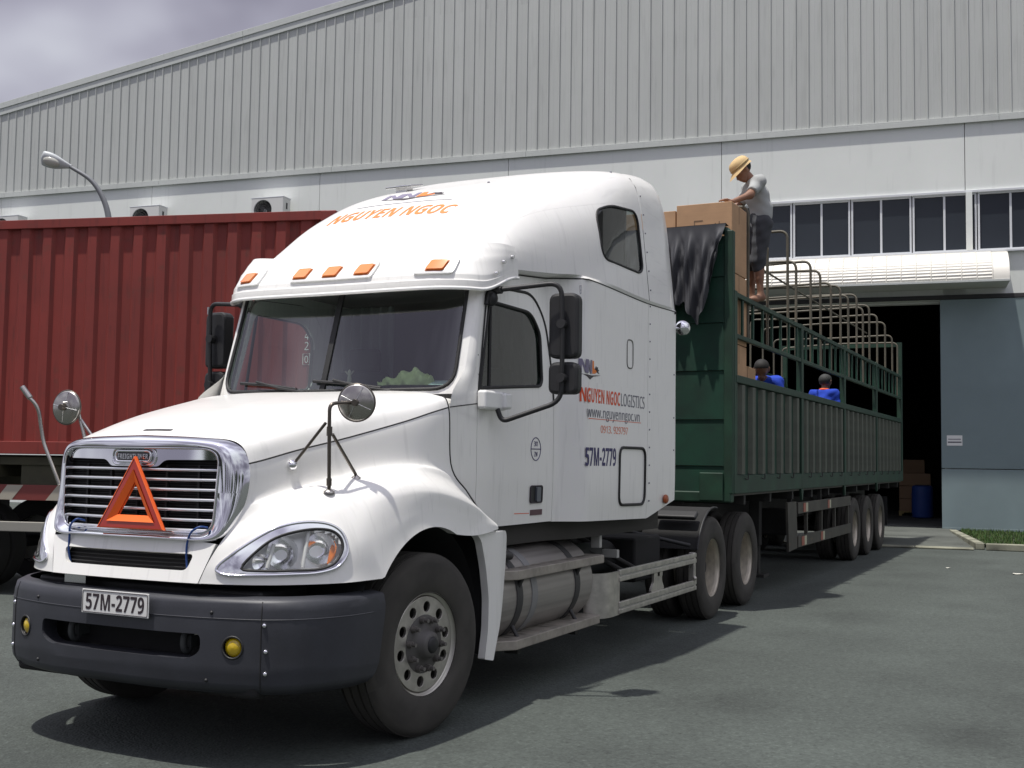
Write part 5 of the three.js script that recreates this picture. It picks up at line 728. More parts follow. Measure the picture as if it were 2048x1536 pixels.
// --- tank, steps, guard, chassis
{
  const ax = 0.815, ay = 0.655, R = 0.325, z0 = -0.98, z1 = -2.62;
  const tankMat = std({ map: tex(512, 1.2, (u, v) => g3(0.60 + (fbm(u, v, 6, 5, 161) - 0.5) * 0.22 + (fbm(u, v * 0.06, 90, 2, 166) - 0.5) * 0.14, 1, 0.97, 0.94)), roughness: 0.42, metalness: 0.55 }), strap_and_shade = std({ color: rgb(0.035, 0.034, 0.034), roughness: 0.6 }), stepM = std({ map: tex(256, 0.5, (u, v) => g3(0.58 + (fbm(u, v, 8, 4, 171) - 0.5) * 0.2, 1, 0.96, 0.9)), roughness: 0.5, metalness: 0.35 });
  for (const s of [1, -1]) {
    const f = s > 0 ? (g => g) : mirX, t = sub('fuel_tank', tractor);
    part('barrel', f(lathe([[0, z1], [R - 0.04, z1], [R - 0.008, z1 + 0.012], [R, z1 + 0.04], [R, z0 - 0.04], [R - 0.008, z0 - 0.012], [R - 0.04, z0], [0, z0]].map(([a, b]) => [a, b]), 48, 'z').translate(ax, ay, 0)), tankMat, t);
    for (const z of [-1.28, -1.52, -2.28]) part('strap_and_shade', f(lathe([[R + 0.001, z - 0.045], [R + 0.007, z - 0.043], [R + 0.007, z + 0.043], [R + 0.001, z + 0.045]], 48, 'z').translate(ax, ay, 0)), z === -1.52 ? std({ color: rgb(0.2, 0.2, 0.2), roughness: 0.5 }) : strap_and_shade, t);  // two dark straps; the grey middle band is shade painted round the barrel
    part('filler', f(merge([cyl(0.055, 0.055, 0.06, 18, ax + 0.17, ay + R * 0.86 + 0.02, -1.12), tube([V(ax + 0.18, ay + R * 0.84 + 0.05, -1.02), V(ax + 0.24, ay + R * 0.7 + 0.05, -1.3)], 0.028, 8)])), strap_and_shade, t);
    for (const [y, za, zb, n] of [[0.822, -1.02, -2.70, 'upper'], [0.362, -1.0, -2.62, 'lower']]) { const st = sub('step', tractor); const o = [[0.84, za], [1.1, za], [1.2, za - 0.12], [1.2, zb + 0.03], [1.185, zb], [0.84, zb]]; part('tread', f(ext(o.map(p => [p[0], -p[1]]), 0.052, 0.006).rotateX(-Math.PI / 2).translate(0, y - 0.026, 0)), stepM, st); const gr = []; for (let k = 0; k < 14; k++) gr.push(box(0.22, 0.004, 0.03, 1.02, y + 0.03, za - 0.2 - k * 0.1)); part('grip_strip', f(merge(gr)), stepM, st).userData.kind = 'stuff'; for (const z of [-1.28, -2.28]) part('bracket', f(tube([V(1.16, y - 0.03, z), V(ax + R * 0.82, y + (y > 0.6 ? -0.18 : 0.1), z)], 0.016, 6)), strap_and_shade, st); part('foot_bracket', f(merge([-1.3, -2.3].map(z => box(0.1, 0.06, 0.05, 1.08, y - 0.055, z)))), M.frame, st); }
    // polished side guard behind the tank
    const g = sub('side_guard', tractor), gm = (u, v) => { const k = clamp((u - 2.64) / 0.22, 0, 1); return V(1.2 - 0.16 * Math.pow(1 - Math.sin(k * Math.PI / 2), 1), v, -2.64 - 0.22 * (1 - Math.cos(k * Math.PI / 2)) * 0.9 - 0.02 * k - Math.max(0, u - 2.86)); };
    part('front_plate', f(skin([[2.64, 0.345], [3.02, 0.348], [3.02, 0.7], [2.64, 0.7]], null, gm, { thick: 0.02, edge: 0.03 })), M.alu, g);
    for (const [y0, y1] of [[0.352, 0.392], [0.404, 0.452], [0.612, 0.655], [0.667, 0.708]]) part('rail', f(box(0.03, y1 - y0, 2.08, 1.196, (y0 + y1) / 2, -4.04, 0.008)), M.alu, g); part('rail_web', f(merge([box(0.012, 0.1, 2.08, 1.19, 0.402, -4.04), box(0.012, 0.1, 2.08, 1.19, 0.66, -4.04)])), M.chromeDull, g);
    part('mid_post', f(skin(f2([[3.78, 0.45], [4.16, 0.45], [4.08, 0.54], [4.12, 0.615], [3.86, 0.615], [3.88, 0.54]], 0.04, 4), null, (u, v) => V(1.195, v, -u), { thick: 0.02 })), M.alu, g);
    part('end_fitting', f(merge([box(0.06, 0.34, 0.06, 1.18, 0.545, -5.03, 0.01), new THREE.SphereGeometry(0.022, 10, 8).translate(1.215, 0.47, -5.0)])), M.alu, g); part('stay', f(merge([-3.0, -4.0, -4.9].map(z => box(0.75, 0.05, 0.05, 0.82, 0.6, z)))), M.frame, g);
    // mudguard ahead of the drive axle
    const mg = sub('mudguard', tractor), arcG = grid(16, 2, (u, v) => { const a = lerp(0.35, 1.75, u); return V(lerp(0.6, 1.2, v), 0.53 + 0.6 * Math.sin(a), -5.69 + 0.6 * Math.cos(a)); }); part('sheet', f(arcG), M.matt, mg); part('edge', f(tube(Array.from({ length: 17 }, (_, i) => { const a = lerp(0.35, 1.75, i / 16); return V(1.2, 0.53 + 0.6 * Math.sin(a), -5.69 + 0.6 * Math.cos(a)); }), 0.012, 6)), M.black, mg); part('stiffener', f(merge([box(0.42, 0.05, 0.12, 0.95, 1.06, -5.25, 0.02, [0.5, 0, 0]), tube([V(0.5, 0.95, -4.6), V(1.15, 0.78, -5.05)], 0.02, 6)])), M.black, mg);
    // quarter panel behind the front wheel
    const qp = f2([[0.60, 1.12], [0.66, 1.08], [0.73, 0.9], [0.775, 0.7], [0.77, 0.5], [0.73, 0.325], [0.85, 0.3], [0.97, 0.6], [1.05, 0.95], [1.06, 1.09], [1.03, 1.125]], [0.01, 0.04, 0.05, 0.05, 0.05, 0.01, 0.01, 0.08, 0.06, 0.04, 0.02], 4);
    part('wing_extension', f(skin(qp, null, (u, v) => V(1.165 - 0.25 * Math.max(0, u - 0.93) ** 1.2, v, -u), { thick: 0.05, edge: 0.1 })), M.white, tractor); part('mud_flap', f(box(0.5, 0.75, 0.012, 0.9, 0.72, -0.79)), M.matt, tractor);
    const rb = 0.43; part('frame_rail', f(merge([box(0.02, 0.28, 7.9, rb, 0.92, -3.6), box(0.09, 0.02, 7.9, rb - 0.035, 1.06, -3.6), box(0.09, 0.02, 7.9, rb - 0.035, 0.79, -3.6)])), M.frame, tractor);
    part('sill', f(skin([[0.86, 1.0], [4.3, 0.98], [4.3, 1.16], [0.86, 1.13]], null, (u, v) => V(0.98 + 0.1 * sst(u, 2, 2.3), v, -u), { thick: 0.02, edge: 0.4 })), std({ color: rgb(0.03, 0.028, 0.024), roughness: 0.8 }), tractor);
  }
  for (const s of [1, -1]) part('air_tank', cyl(0.14, 0.14, 0.9, 22, s * 0.68, 0.74, -3.5, 'z'), M.black, tractor); for (const s of [1, -1]) part('battery_box', box(0.5, 0.4, 0.7, s * 0.72, 0.7, -4.35, 0.03), M.matt, tractor);
  part('cross_member', merge([-1, -2.5, -4.0, -5.2, -6.35].map(z => box(0.84, 0.2, 0.1, 0, 0.92, z))), M.frame, tractor); part('axle', merge([-5.69, -7.01].map(z => merge([cyl(0.09, 0.09, 1.9, 14, 0, 0.52, z, 'x'), new THREE.SphereGeometry(0.22, 16, 12).translate(0, 0.52, z)]))), M.frame, tractor); part('front_axle', merge([box(1.7, 0.1, 0.12, 0, 0.45, 0, 0.02), box(0.08, 0.1, 1.6, 0.42, 0.62, 0, 0.02), box(0.08, 0.1, 1.6, -0.42, 0.62, 0, 0.02), box(0.7, 0.7, 1.2, 0, 0.95, 0.2, 0.05)]), M.matt, tractor);
  part('diagonal_stay', merge([tube([V(0.48, 1.02, -3.1), V(1.05, 0.62, -3.6)], 0.022, 6), tube([V(0.48, 1.02, -3.4), V(1.05, 0.62, -3.9)], 0.022, 6)]), M.frame, tractor); part('white_fitting', merge([box(0.08, 0.2, 0.05, 1.0, 0.98, -3.0, 0.006), box(0.14, 0.07, 0.05, 0.95, 0.8, -3.45, 0.006), box(0.12, 0.05, 0.05, 0.95, 0.58, -3.5, 0.006)]), std({ color: rgb(0.45, 0.45, 0.42), roughness: 0.6 }), tractor);
  part('fifth_wheel', merge([cyl(0.48, 0.48, 0.06, 30, 0, 1.18, -6.3), box(0.9, 0.14, 0.5, 0, 1.08, -6.3, 0.02)]), M.frame, tractor); part('deck_plate', box(1.0, 0.03, 0.9, 0, 1.1, -5.1, 0.005), M.frame, tractor);
  part('cab_floor', box(2.0, 0.06, 3.1, 0, 1.16, -2.1), M.matt, tractor); part('firewall', box(1.96, 0.86, 0.04, 0, 1.58, -0.60), M.matt, tractor);
}
// --- inside of the cab, seen through the glass
{
  const inn = sub('cab_interior', tractor); part('dashboard', skin([[-0.98, 0], [0.98, 0], [0.98, 0.62], [-0.98, 0.62]], null, (u, v) => V(u, 2.055 - 0.45 * Math.max(0, v - 0.36) + 0.02 * Math.sin(v * 4), -0.69 - v * 0.75 - 0.02 * u * u), { thick: 0.03, edge: 0.12 }), M.interior, inn);
  part('rear_wall', box(2.1, 2.2, 0.04, 0, 2.2, -2.9), M.cloth, inn); part('headliner', box(1.86, 0.03, 1.7, 0, 2.86, -1.75), M.cloth, inn); part('header', box(1.84, 0.14, 0.06, 0, 2.82, -0.95, 0.02), M.interior, inn);
  for (const s of [-1, 1]) part('curtain', grid(60, 2, (u, v) => V(s * lerp(0.4, 0.98, u), lerp(1.3, 2.82, v), -2.05 + 0.03 * Math.sin(u * 40))), std({ color: rgb(0.28, 0.29, 0.3), roughness: 0.95 }), inn);
  for (const x of [-0.55, 0.55]) { const st = sub('seat', tractor); part('backrest', box(0.5, 0.75, 0.14, x, 1.9, -1.78, 0.06, [-0.15, 0, 0]), M.interior, st); part('cushion', box(0.5, 0.14, 0.5, x, 1.5, -1.5, 0.06), M.interior, st); part('headrest', box(0.28, 0.2, 0.1, x, 2.36, -1.86, 0.04), M.interior, st); part('pedestal', box(0.3, 0.28, 0.3, x, 1.32, -1.5), M.matt, st); }
  const sw = sub('steering_wheel', tractor); const q = new THREE.Quaternion().setFromAxisAngle(V(1, 0, 0), 1.05), c = V(0.55, 1.92, -1.12); part('rim', tube(circ(0, 0, 0.23, 36).map(p => V(p[0], p[1], 0).applyQuaternion(new THREE.Quaternion().setFromAxisAngle(V(1, 0, 0), -1.0)).add(c)), 0.016, 8, true), M.black, sw); part('column', tube([c, V(0.55, 1.6, -0.75)], 0.04, 8), M.black, sw); part('spoke', tube([V(0.33, 1.92, -1.12), V(0.77, 1.92, -1.12)], 0.018, 6), M.black, sw);
  part('rear_mirror_post', tube([V(0.87, 2.1, -0.9), V(0.87, 2.28, -0.93)], 0.008, 6), M.black, inn);
}
// --- things lying on the dashboard
{
  const cloth = grid(40, 18, (u, v) => { const a = v * Math.PI, w = 0.075 * Math.pow(Math.sin(Math.min(1, u * 1.02 + 0.02) * Math.PI), 0.55), n = 0.012 * Math.sin(u * 23 + v * 9) + 0.009 * Math.sin(u * 41 - v * 15); return V(0.28 + u * 0.42, 2.085 + (0.06 + 0.06 * sst(u, 0.25, 0.75)) * Math.sin(a) * (0.35 + 0.65 * Math.sin(u * Math.PI)) + n * Math.sin(a), -0.8 - 0.02 * u + Math.cos(a) * w + n); });
  single('cleaning_cloth', cloth, std({ color: rgb(0.58, 0.64, 0.32), roughness: 0.95, side: THREE.DoubleSide }), 'crumpled pale green cloth on the dashboard behind the windscreen', 'cloth');
  single('paper_sheet', box(0.16, 0.004, 0.2, 0.77, 2.10, -0.83, 0, [0.2, 0.3, 0]), std({ color: rgb(0.5, 0.62, 0.6), roughness: 0.8 }), 'folded pale paper on the dashboard beside the green cloth', 'paper');
  const fg = thing('dashboard_figurine', 'tiny pale figurine standing on the dashboard by the windscreen divider', 'figurine', [0.02, 2.078, -0.82]); part('figure', lathe([[0, 0], [0.03, 0], [0.03, 0.01], [0.012, 0.02], [0.016, 0.06], [0.01, 0.09], [0.014, 0.11], [0, 0.13]], 12), std({ color: rgb(0.4, 0.38, 0.3), roughness: 0.5 }), fg); part('arm', tube([V(-0.035, 0.115, 0), V(0, 0.08, 0), V(0.035, 0.115, 0)], 0.006, 6), std({ color: rgb(0.4, 0.38, 0.3), roughness: 0.5 }), fg);
}
// --- warning triangle leaning on the grille, and two blue cords
{
  const t = thing('warning_triangle', 'orange and red warning triangle leaning on the chrome grille', 'warning triangle', [0.055, 1.2, 1.215]);
  const A = [[-0.235, 0], [0.235, 0], [-0.005, 0.385]], inset = (d) => { const c = [0, 0.135]; return A.map(([x, y]) => [c[0] + (x - c[0]) * d, c[1] + (y - c[1]) * d]); }, red = phy({ color: rgb(0.36, 0.022, 0.01), roughness: 0.25, clearcoat: 0.5 }), org = std({ color: rgb(0.9, 0.15, 0.015), roughness: 0.55 }), edgeM = std({ color: rgb(0.8, 0.12, 0.02), roughness: 0.5 });
  const o0 = inset(1), o1 = inset(0.96), o2 = inset(0.72), o3 = inset(0.46);
  for (let i = 0; i < 3; i++) { const j = (i + 1) % 3, ring = (p, q, z0, z1) => quads([[V(p[i][0], p[i][1], z0), V(p[j][0], p[j][1], z0), V(q[j][0], q[j][1], z1), V(q[i][0], q[i][1], z1)]]); const arm = sub('arm', t); part('edge', merge([ring(o0, o0, 0, 0.022), ring(o0, o1, 0.022, 0.024)]), edgeM, arm); part('reflector', ring(o1, o2, 0.021, 0.021), red, arm); part('fluorescent_band', merge([ring(o2, o3, 0.026, 0.008), ring(o3, o3, 0.008, -0.012)]), org, arm); }
  part('back', ext(o0, 0.004, 0, [o3.slice().reverse()]), red, t); t.rotation.x = -0.06;
  const blue = std({ color: rgb(0.012, 0.05, 0.2), roughness: 0.5 });
  single('blue_cord', tube(smooth([V(-0.43, 1.0, 1.175), V(-0.435, 1.05, 1.185), V(-0.43, 1.14, 1.19), V(-0.42, 1.2, 1.195), V(-0.385, 1.235, 1.185), V(-0.37, 1.225, 1.14)], 5), 0.006, 6), blue, 'blue cord hooked over the grille at its far corner', 'cord'); single('blue_cord', tube(smooth([V(0.41, 1.0, 1.18), V(0.41, 1.08, 1.19), V(0.42, 1.15, 1.195), V(0.45, 1.2, 1.2), V(0.49, 1.225, 1.185), V(0.5, 1.22, 1.14)], 5), 0.006, 6), blue, 'blue cord hooked over the grille beside the near headlamp', 'cord');
}
// ---------------------------------------------------------------- green stake-sided semi trailer
const trailer = thing('stake_trailer', 'dark green stake sided semi trailer with bare tarpaulin hoops behind the white tractor', 'trailer', [0, 0, 0]);
{
  const paint = (r, g, b, s) => std({ map: tex(256, 1.3, (u, v) => { const k = 0.85 + (fbm(u, v, 6, 5, s) - 0.5) * 0.5, w = Math.max(0, fbm(u, v, 14, 4, s + 3) - 0.68) * 1.4; return [r * k + w * 0.2, g * k + w * 0.1, b * k + w * 0.03]; }), roughness: 0.62 });
  const green = paint(0.012, 0.225, 0.155, 201), grey = paint(0.34, 0.36, 0.31, 211), rail = paint(0.10, 0.25, 0.175, 221), hoopM = paint(0.40, 0.38, 0.32, 231), plate = paint(0.29, 0.28, 0.25, 241);
  const ZF = -6.27, ZR = -19.3, posts = [-6.33, -9.66, -12.76, -15.95, -19.2];
  part('deck', box(2.44, 0.08, ZF - ZR - 0.06, 0, 1.27, (ZF + ZR) / 2), plate, trailer);
  for (const s of [1, -1]) {
    const X = s * 1.25;
    part('bottom_rail', box(0.05, 0.2, ZF - ZR - 0.1, X - s * 0.02, 1.355, (ZF + ZR) / 2, 0.008), rail, trailer); part('top_rail', box(0.07, 0.085, ZF - ZR - 0.1, X - s * 0.02, 2.5, (ZF + ZR) / 2, 0.01), rail, trailer);
    part('rack_rail', box(0.045, 0.05, ZF - ZR - 0.1, X - s * 0.02, 2.97, (ZF + ZR) / 2, 0.006), rail, trailer); part('rack_rail', box(0.05, 0.055, ZF - ZR - 0.1, X - s * 0.02, 3.42, (ZF + ZR) / 2, 0.006), rail, trailer);
    for (const z of posts) { part('post', box(0.075, 2.2, 0.13, X - s * 0.03, 2.36, z, 0.01), rail, trailer); if (s > 0 && z > -19 && z < -7) part('post_bracket', ext([[-0.07, 0], [0.07, 0], [0.025, -0.16], [-0.025, -0.16]], 0.03).rotateY(Math.PI / 2).translate(X - 0.03, 1.26, z), rail, trailer); }
    for (let b = 0; b < 4; b++) {
      const z0 = posts[b] - 0.07, z1 = posts[b + 1] + 0.07; part('side_sheet', box(0.012, 1.02, z0 - z1, X - s * 0.045, 1.955, (z0 + z1) / 2), green, trailer);
      const n = 7; for (let k = 0; k < n; k++) { const z = z0 + (z1 - z0) * (k + 0.5) / n; part('rib', ext([[-0.092, 0], [-0.062, 0.05], [0.062, 0.05], [0.092, 0]].map(p => [p[0], p[1]]), 0.98).rotateX(-Math.PI / 2).rotateY(-s * Math.PI / 2).translate(X - s * 0.04, 1.465, z), grey, trailer); }
      for (let k = 0; k < 7; k++) { const z = z0 + (z1 - z0) * (k + 0.6) / 7; part('rack_bar', box(0.025, 0.4, 0.055, X - s * 0.02, 3.195, z, 0.004), green, trailer); }
      if (s > 0) for (let k = 0; k < 4; k++) part('rope_hook', tube(fillet([V(X, 1.42, z0 - 0.3 - k * 0.75), V(X + 0.035, 1.40, z0 - 0.33 - k * 0.75), V(X + 0.03, 1.47, z0 - 0.36 - k * 0.75)], 0.02, 3), 0.007, 5), M.frame, trailer);
    }
  }
  // hoops
  const HZ = [[-7.02, 4.54], [-7.95, 4.28], [-9.05, 4.62], [-9.5, 4.30], [-10.45, 4.45], [-11.15, 4.42], [-11.9, 4.36], [-12.7, 4.42], [-13.4, 4.36], [-14.15, 4.48], [-14.8, 4.34], [-15.5, 4.46], [-16.35, 4.40], [-17.35, 4.36], [-18.3, 4.20], [-19.0, 4.12]];
  HZ.forEach(([z, y], i) => { const dz = (i % 3 - 1) * 0.03; part('hoop', tube(fillet([V(1.2, 3.0, z), V(1.2, y, z + dz), V(0, y + (i % 2 ? 0.02 : -0.03), z + dz * 2), V(-1.2, y - 0.02 + 0.05 * ((i * 7 % 5) / 5 - 0.5), z + dz), V(-1.2, 3.0, z)], [0, 0.12, 0.3, 0.12, 0], 6), 0.0185, 7), hoopM, trailer); });
  for (const [x, y, z0, z1] of [[0.6, 4.31, -9.5, -18.3], [-0.5, 4.3, -9.0, -17.4]]) part('ridge_pole', tube([V(x, y, z0), V(x + 0.1, y - 0.05, z1)], 0.016, 6), hoopM, trailer);
  // head board
  const hb = sub('head_board', trailer); [[1.27, 1.55], [1.555, 2.05], [2.055, 2.58], [2.585, 3.1], [3.105, 3.6], [3.605, 4.05]].forEach(([a, b], i) => { const lap = 0.012; part('sheet', quads([[V(-1.16, a, ZF + 0.03 + lap), V(1.16, a, ZF + 0.03 + lap), V(1.16, b, ZF + 0.03), V(-1.16, b, ZF + 0.03)], [V(-1.16, a, ZF + 0.02), V(1.16, a, ZF + 0.02), V(1.16, a, ZF + 0.03 + lap), V(-1.16, a, ZF + 0.03 + lap)], [V(1.16, a, ZF - 0.0), V(-1.16, a, ZF - 0.0), V(-1.16, b, ZF - 0.0), V(1.16, b, ZF - 0.0)]]), green, hb); });
  for (const s of [1, -1]) { part('corner_post', box(0.1, 2.85, 0.1, s * 1.2, 2.68, ZF, 0.012), rail, hb); part('corner_cap', tube(fillet([V(s * 1.2, 3.9, ZF), V(s * 1.2, 4.12, ZF), V(s * 0.9, 4.12, ZF)], 0.15), 0.045, 8), green, hb); part('gusset', box(0.26, 0.3, 0.06, s * 1.02, 1.33, ZF + 0.05, 0.01), rail, hb); }
  part('top_tube', tube([V(-1.1, 4.14, ZF), V(1.1, 4.14, ZF)], 0.03, 8), std({ color: rgb(0.5, 0.5, 0.48), roughness: 0.5 }), hb); part('bolster', box(2.46, 0.12, 0.14, 0, 1.22, ZF - 0.02, 0.02), rail, hb); part('ladder_frame', merge([box(0.05, 0.5, 0.05, 0.66, 3.55, ZF + 0.08), box(0.05, 0.5, 0.05, 0.3, 3.55, ZF + 0.08), box(0.4, 0.05, 0.05, 0.48, 3.8, ZF + 0.08)]), green, hb);
  // chassis
  part('main_beam', merge([-0.5, 0.5].map(x => merge([box(0.16, 0.03, 12.8, x, 1.2, -12.7), box(0.02, 0.42, 12.8, x, 0.98, -12.7), box(0.16, 0.03, 12.8, x, 0.77, -12.7)]))), M.frame, trailer); for (let i = 0; i < 11; i++) part('cross_bearer', box(2.4, 0.1, 0.08, 0, 1.175, -6.9 - i * 1.2), M.frame, trailer);
  for (const s of [1, -1]) { part('landing_leg', merge([box(0.13, 0.62, 0.13, s * 0.85, 0.85, -8.75, 0.01), box(0.1, 0.5, 0.1, s * 0.85, 0.4, -8.75), box(0.28, 0.04, 0.28, s * 0.85, 0.17, -8.75)]), M.frame, trailer); for (const z of [-13.88, -15.22, -16.56]) dualWheel(trailer, s, z, 1.09); part('spring', merge([-13.88, -15.22, -16.56].map(z => box(0.08, 0.06, 1.1, s * 0.5, 0.7, z, 0.02))), M.frame, trailer); part('mud_flap', box(0.55, 0.55, 0.012, s * 0.95, 0.7, -17.3), M.matt, trailer); }
  part('axle', merge([-13.88, -15.22, -16.56].map(z => cyl(0.07, 0.07, 1.9, 12, 0, 0.52, z, 'x'))), M.frame, trailer);
  for (const s of [1, -1]) { const g = sub('underrun_guard', trailer), x = s * 1.22; part('front_plate', ext([[9.0, 0.46], [9.5, 0.48], [9.42, 1.09], [8.92, 1.09]].map(p => [-p[0], p[1]]), 0.03).rotateY(-Math.PI / 2).translate(x, 0, 0), plate, g);
    for (const y of [1.0, 0.56]) part('bar', box(0.03, 0.15, 3.85, x, y, -11.4, 0.006), plate, g); for (const z of [-10.1, -11.1, -12.1, -13.2]) part('stay', box(0.04, 0.34, 0.06, x - s * 0.02, 0.78, z), plate, g); part('hanger', merge([-9.3, -11.2, -13.1].map(z => box(0.05, 0.3, 0.06, x - s * 0.06, 1.08, z))), M.frame, g);
    for (const [y, z, w] of [[1.0, -9.85, 0.3], [1.0, -11.5, 0.24], [0.56, -9.75, 0.32], [0.56, -11.0, 0.28]]) { part('reflector', box(0.004, 0.12, w * 0.5, x + s * 0.018, y, z), std({ color: rgb(0.3, 0.09, 0.06), roughness: 0.5 }), g); part('reflector', box(0.004, 0.12, w * 0.42, x + s * 0.018, y, z - w * 0.48), std({ color: rgb(0.42, 0.42, 0.3), roughness: 0.5 }), g); } part('spare_box', box(0.4, 0.35, 0.5, x - s * 0.35, 0.8, -9.9, 0.03), M.frame, g); }
  part('rear_frame', merge([box(0.1, 2.9, 0.1, 1.2, 2.7, ZR), box(0.1, 2.9, 0.1, -1.2, 2.7, ZR), box(2.3, 0.1, 0.08, 0, 1.25, ZR), box(2.3, 0.08, 0.08, 0, 4.1, ZR)]), rail, trailer);
  part('cable', tube(smooth([V(0.3, 1.4, -4.4), V(0.35, 1.15, -4.9), V(0.3, 1.2, -5.6), V(0.2, 1.35, -6.24)], 6), 0.014, 6), M.black, trailer);
}
// tarpaulin over the head board
{
  const g = grid(150, 40, (u, v) => { const x = lerp(1.18, -1.15, u), hang = 0.36 + 0.74 * sst(u, 0.0, 0.085) - 0.2 * sst(u, 0.09, 0.15) + 0.1 * sst(u, 0.2, 0.3) + 0.05 * Math.sin(u * 61) + 0.03 * Math.sin(u * 143), t = v * hang, fold = (0.05 * Math.abs(Math.sin(u * 41 + v * 1.6 + Math.sin(v * 3))) + 0.022 * Math.sin(u * 97 - v * 5) + 0.012 * Math.sin(u * 190 + v * 11)) * sst(v, 0.02, 0.45); return V(x * (1 - 0.04 * v) - 0.03 * v, 4.175 - t - (v < 0.05 ? 0.0 : 0.0), -6.215 + 0.03 + Math.abs(fold) * 1.5 + 0.04 * v); });
  const over = grid(46, 3, (u, v) => V(lerp(1.18, -1.15, u), 4.178 - 0.01 * v, -6.185 - v * 0.13)); single('tarpaulin', merge([g, over]), std({ color: rgb(0.035, 0.036, 0.042), roughness: 0.7, side: THREE.DoubleSide }), 'dark grey tarpaulin hanging over the green head board', 'tarpaulin');
}
// cartons behind the head board
{
  const card = (s) => std({ map: tex(256, 1, (u, v) => { const k = 0.70 + (fbm(u, v, 5, 4, s) - 0.5) * 0.1 + (vnoise(u * 3, v * 130, 130, s) - 0.5) * 0.02; return [k, k * 0.80, k * 0.61]; }), roughness: 0.9 }), cards = [card(301), card(311), card(321)], tape = std({ color: rgb(0.36, 0.26, 0.14), roughness: 0.35 }), ink = std({ color: rgb(0.19, 0.13, 0.08), roughness: 0.9 });
  let ci = 0; const carton = (x0, x1, y0, y1, z0, z1, label, marks, group) => {
    const w = x1 - x0, h = y1 - y0, d = z0 - z1, c = thing('carton', label, 'carton', [(x0 + x1) / 2, y0, (z0 + z1) / 2], rr(-0.012, 0.012), group); part('box', box(w - 0.008, h - 0.006, d - 0.008, 0, h / 2, 0, 0.006), cards[ci++ % 3], c); part('tape', box(w, 0.003, 0.05, 0, h - 0.002, 0), tape, c);
    part('flap_seam', box(0.003, h * 0.25, 0.006, w / 2 - 0.003, h * 0.86, 0.02), ink, c);
    if (marks) { const m = (u, v) => V(u, v, d / 2 - 0.004); part('print', merge([box(0.012, 0.16, 0.003, w * 0.2, h * 0.6, d / 2 - 0.003), box(0.012, 0.16, 0.003, w * 0.27, h * 0.62, d / 2 - 0.003), box(0.1, 0.012, 0.003, -w * 0.1, h * 0.75, d / 2 - 0.003), box(0.1, 0.012, 0.003, -w * 0.1, h * 0.66, d / 2 - 0.003), box(0.012, 0.08, 0.003, -w * 0.17, h * 0.7, d / 2 - 0.003)]), ink, c); }
    return c;
  };
  const zs = [-6.36, -7.0], G = 'cartons stacked behind the head board', lv = [1.312, 2.1, 2.9, 3.68, 4.46];
  const nm = ['brown carton at the foot of the stack, seen through nothing but gaps behind the ribbed side', 'brown carton just above the ribbed trailer side behind the head board', 'tall brown carton in the middle of the stack behind the tarpaulin', 'topmost brown carton under the hand of the man with the hat'];
  nm[0] = 'lowest brown carton of the stack behind the ribbed green side';
  for (let k = 0; k < 4; k++) carton(0.56, 1.2, lv[k], lv[k + 1] - 0.003, zs[0], zs[1], nm[k], k === 3, G);
  for (let k = 0; k < 4; k++) carton(-1.18, 0.55, lv[k], lv[k + 1] - 0.003 - (k === 3 ? 0.05 : 0), zs[0] - 0.01, zs[1], k === 3 ? 'wide brown carton on top of the stack, beside the sleeper cab' : 'wide brown carton hidden low in the stack behind the head board', k === 3, k === 3 ? G : 'hidden wide cartons');
  carton(0.3, 1.1, 1.312, 2.0, -7.05, -7.85, 'lower brown carton of the short pile behind the tall stack', false, 'cartons in the short pile'); carton(0.35, 1.1, 2.002, 2.72, -7.05, -7.8, 'upper brown carton of the short pile beside the bending worker', false, 'cartons in the short pile');
}
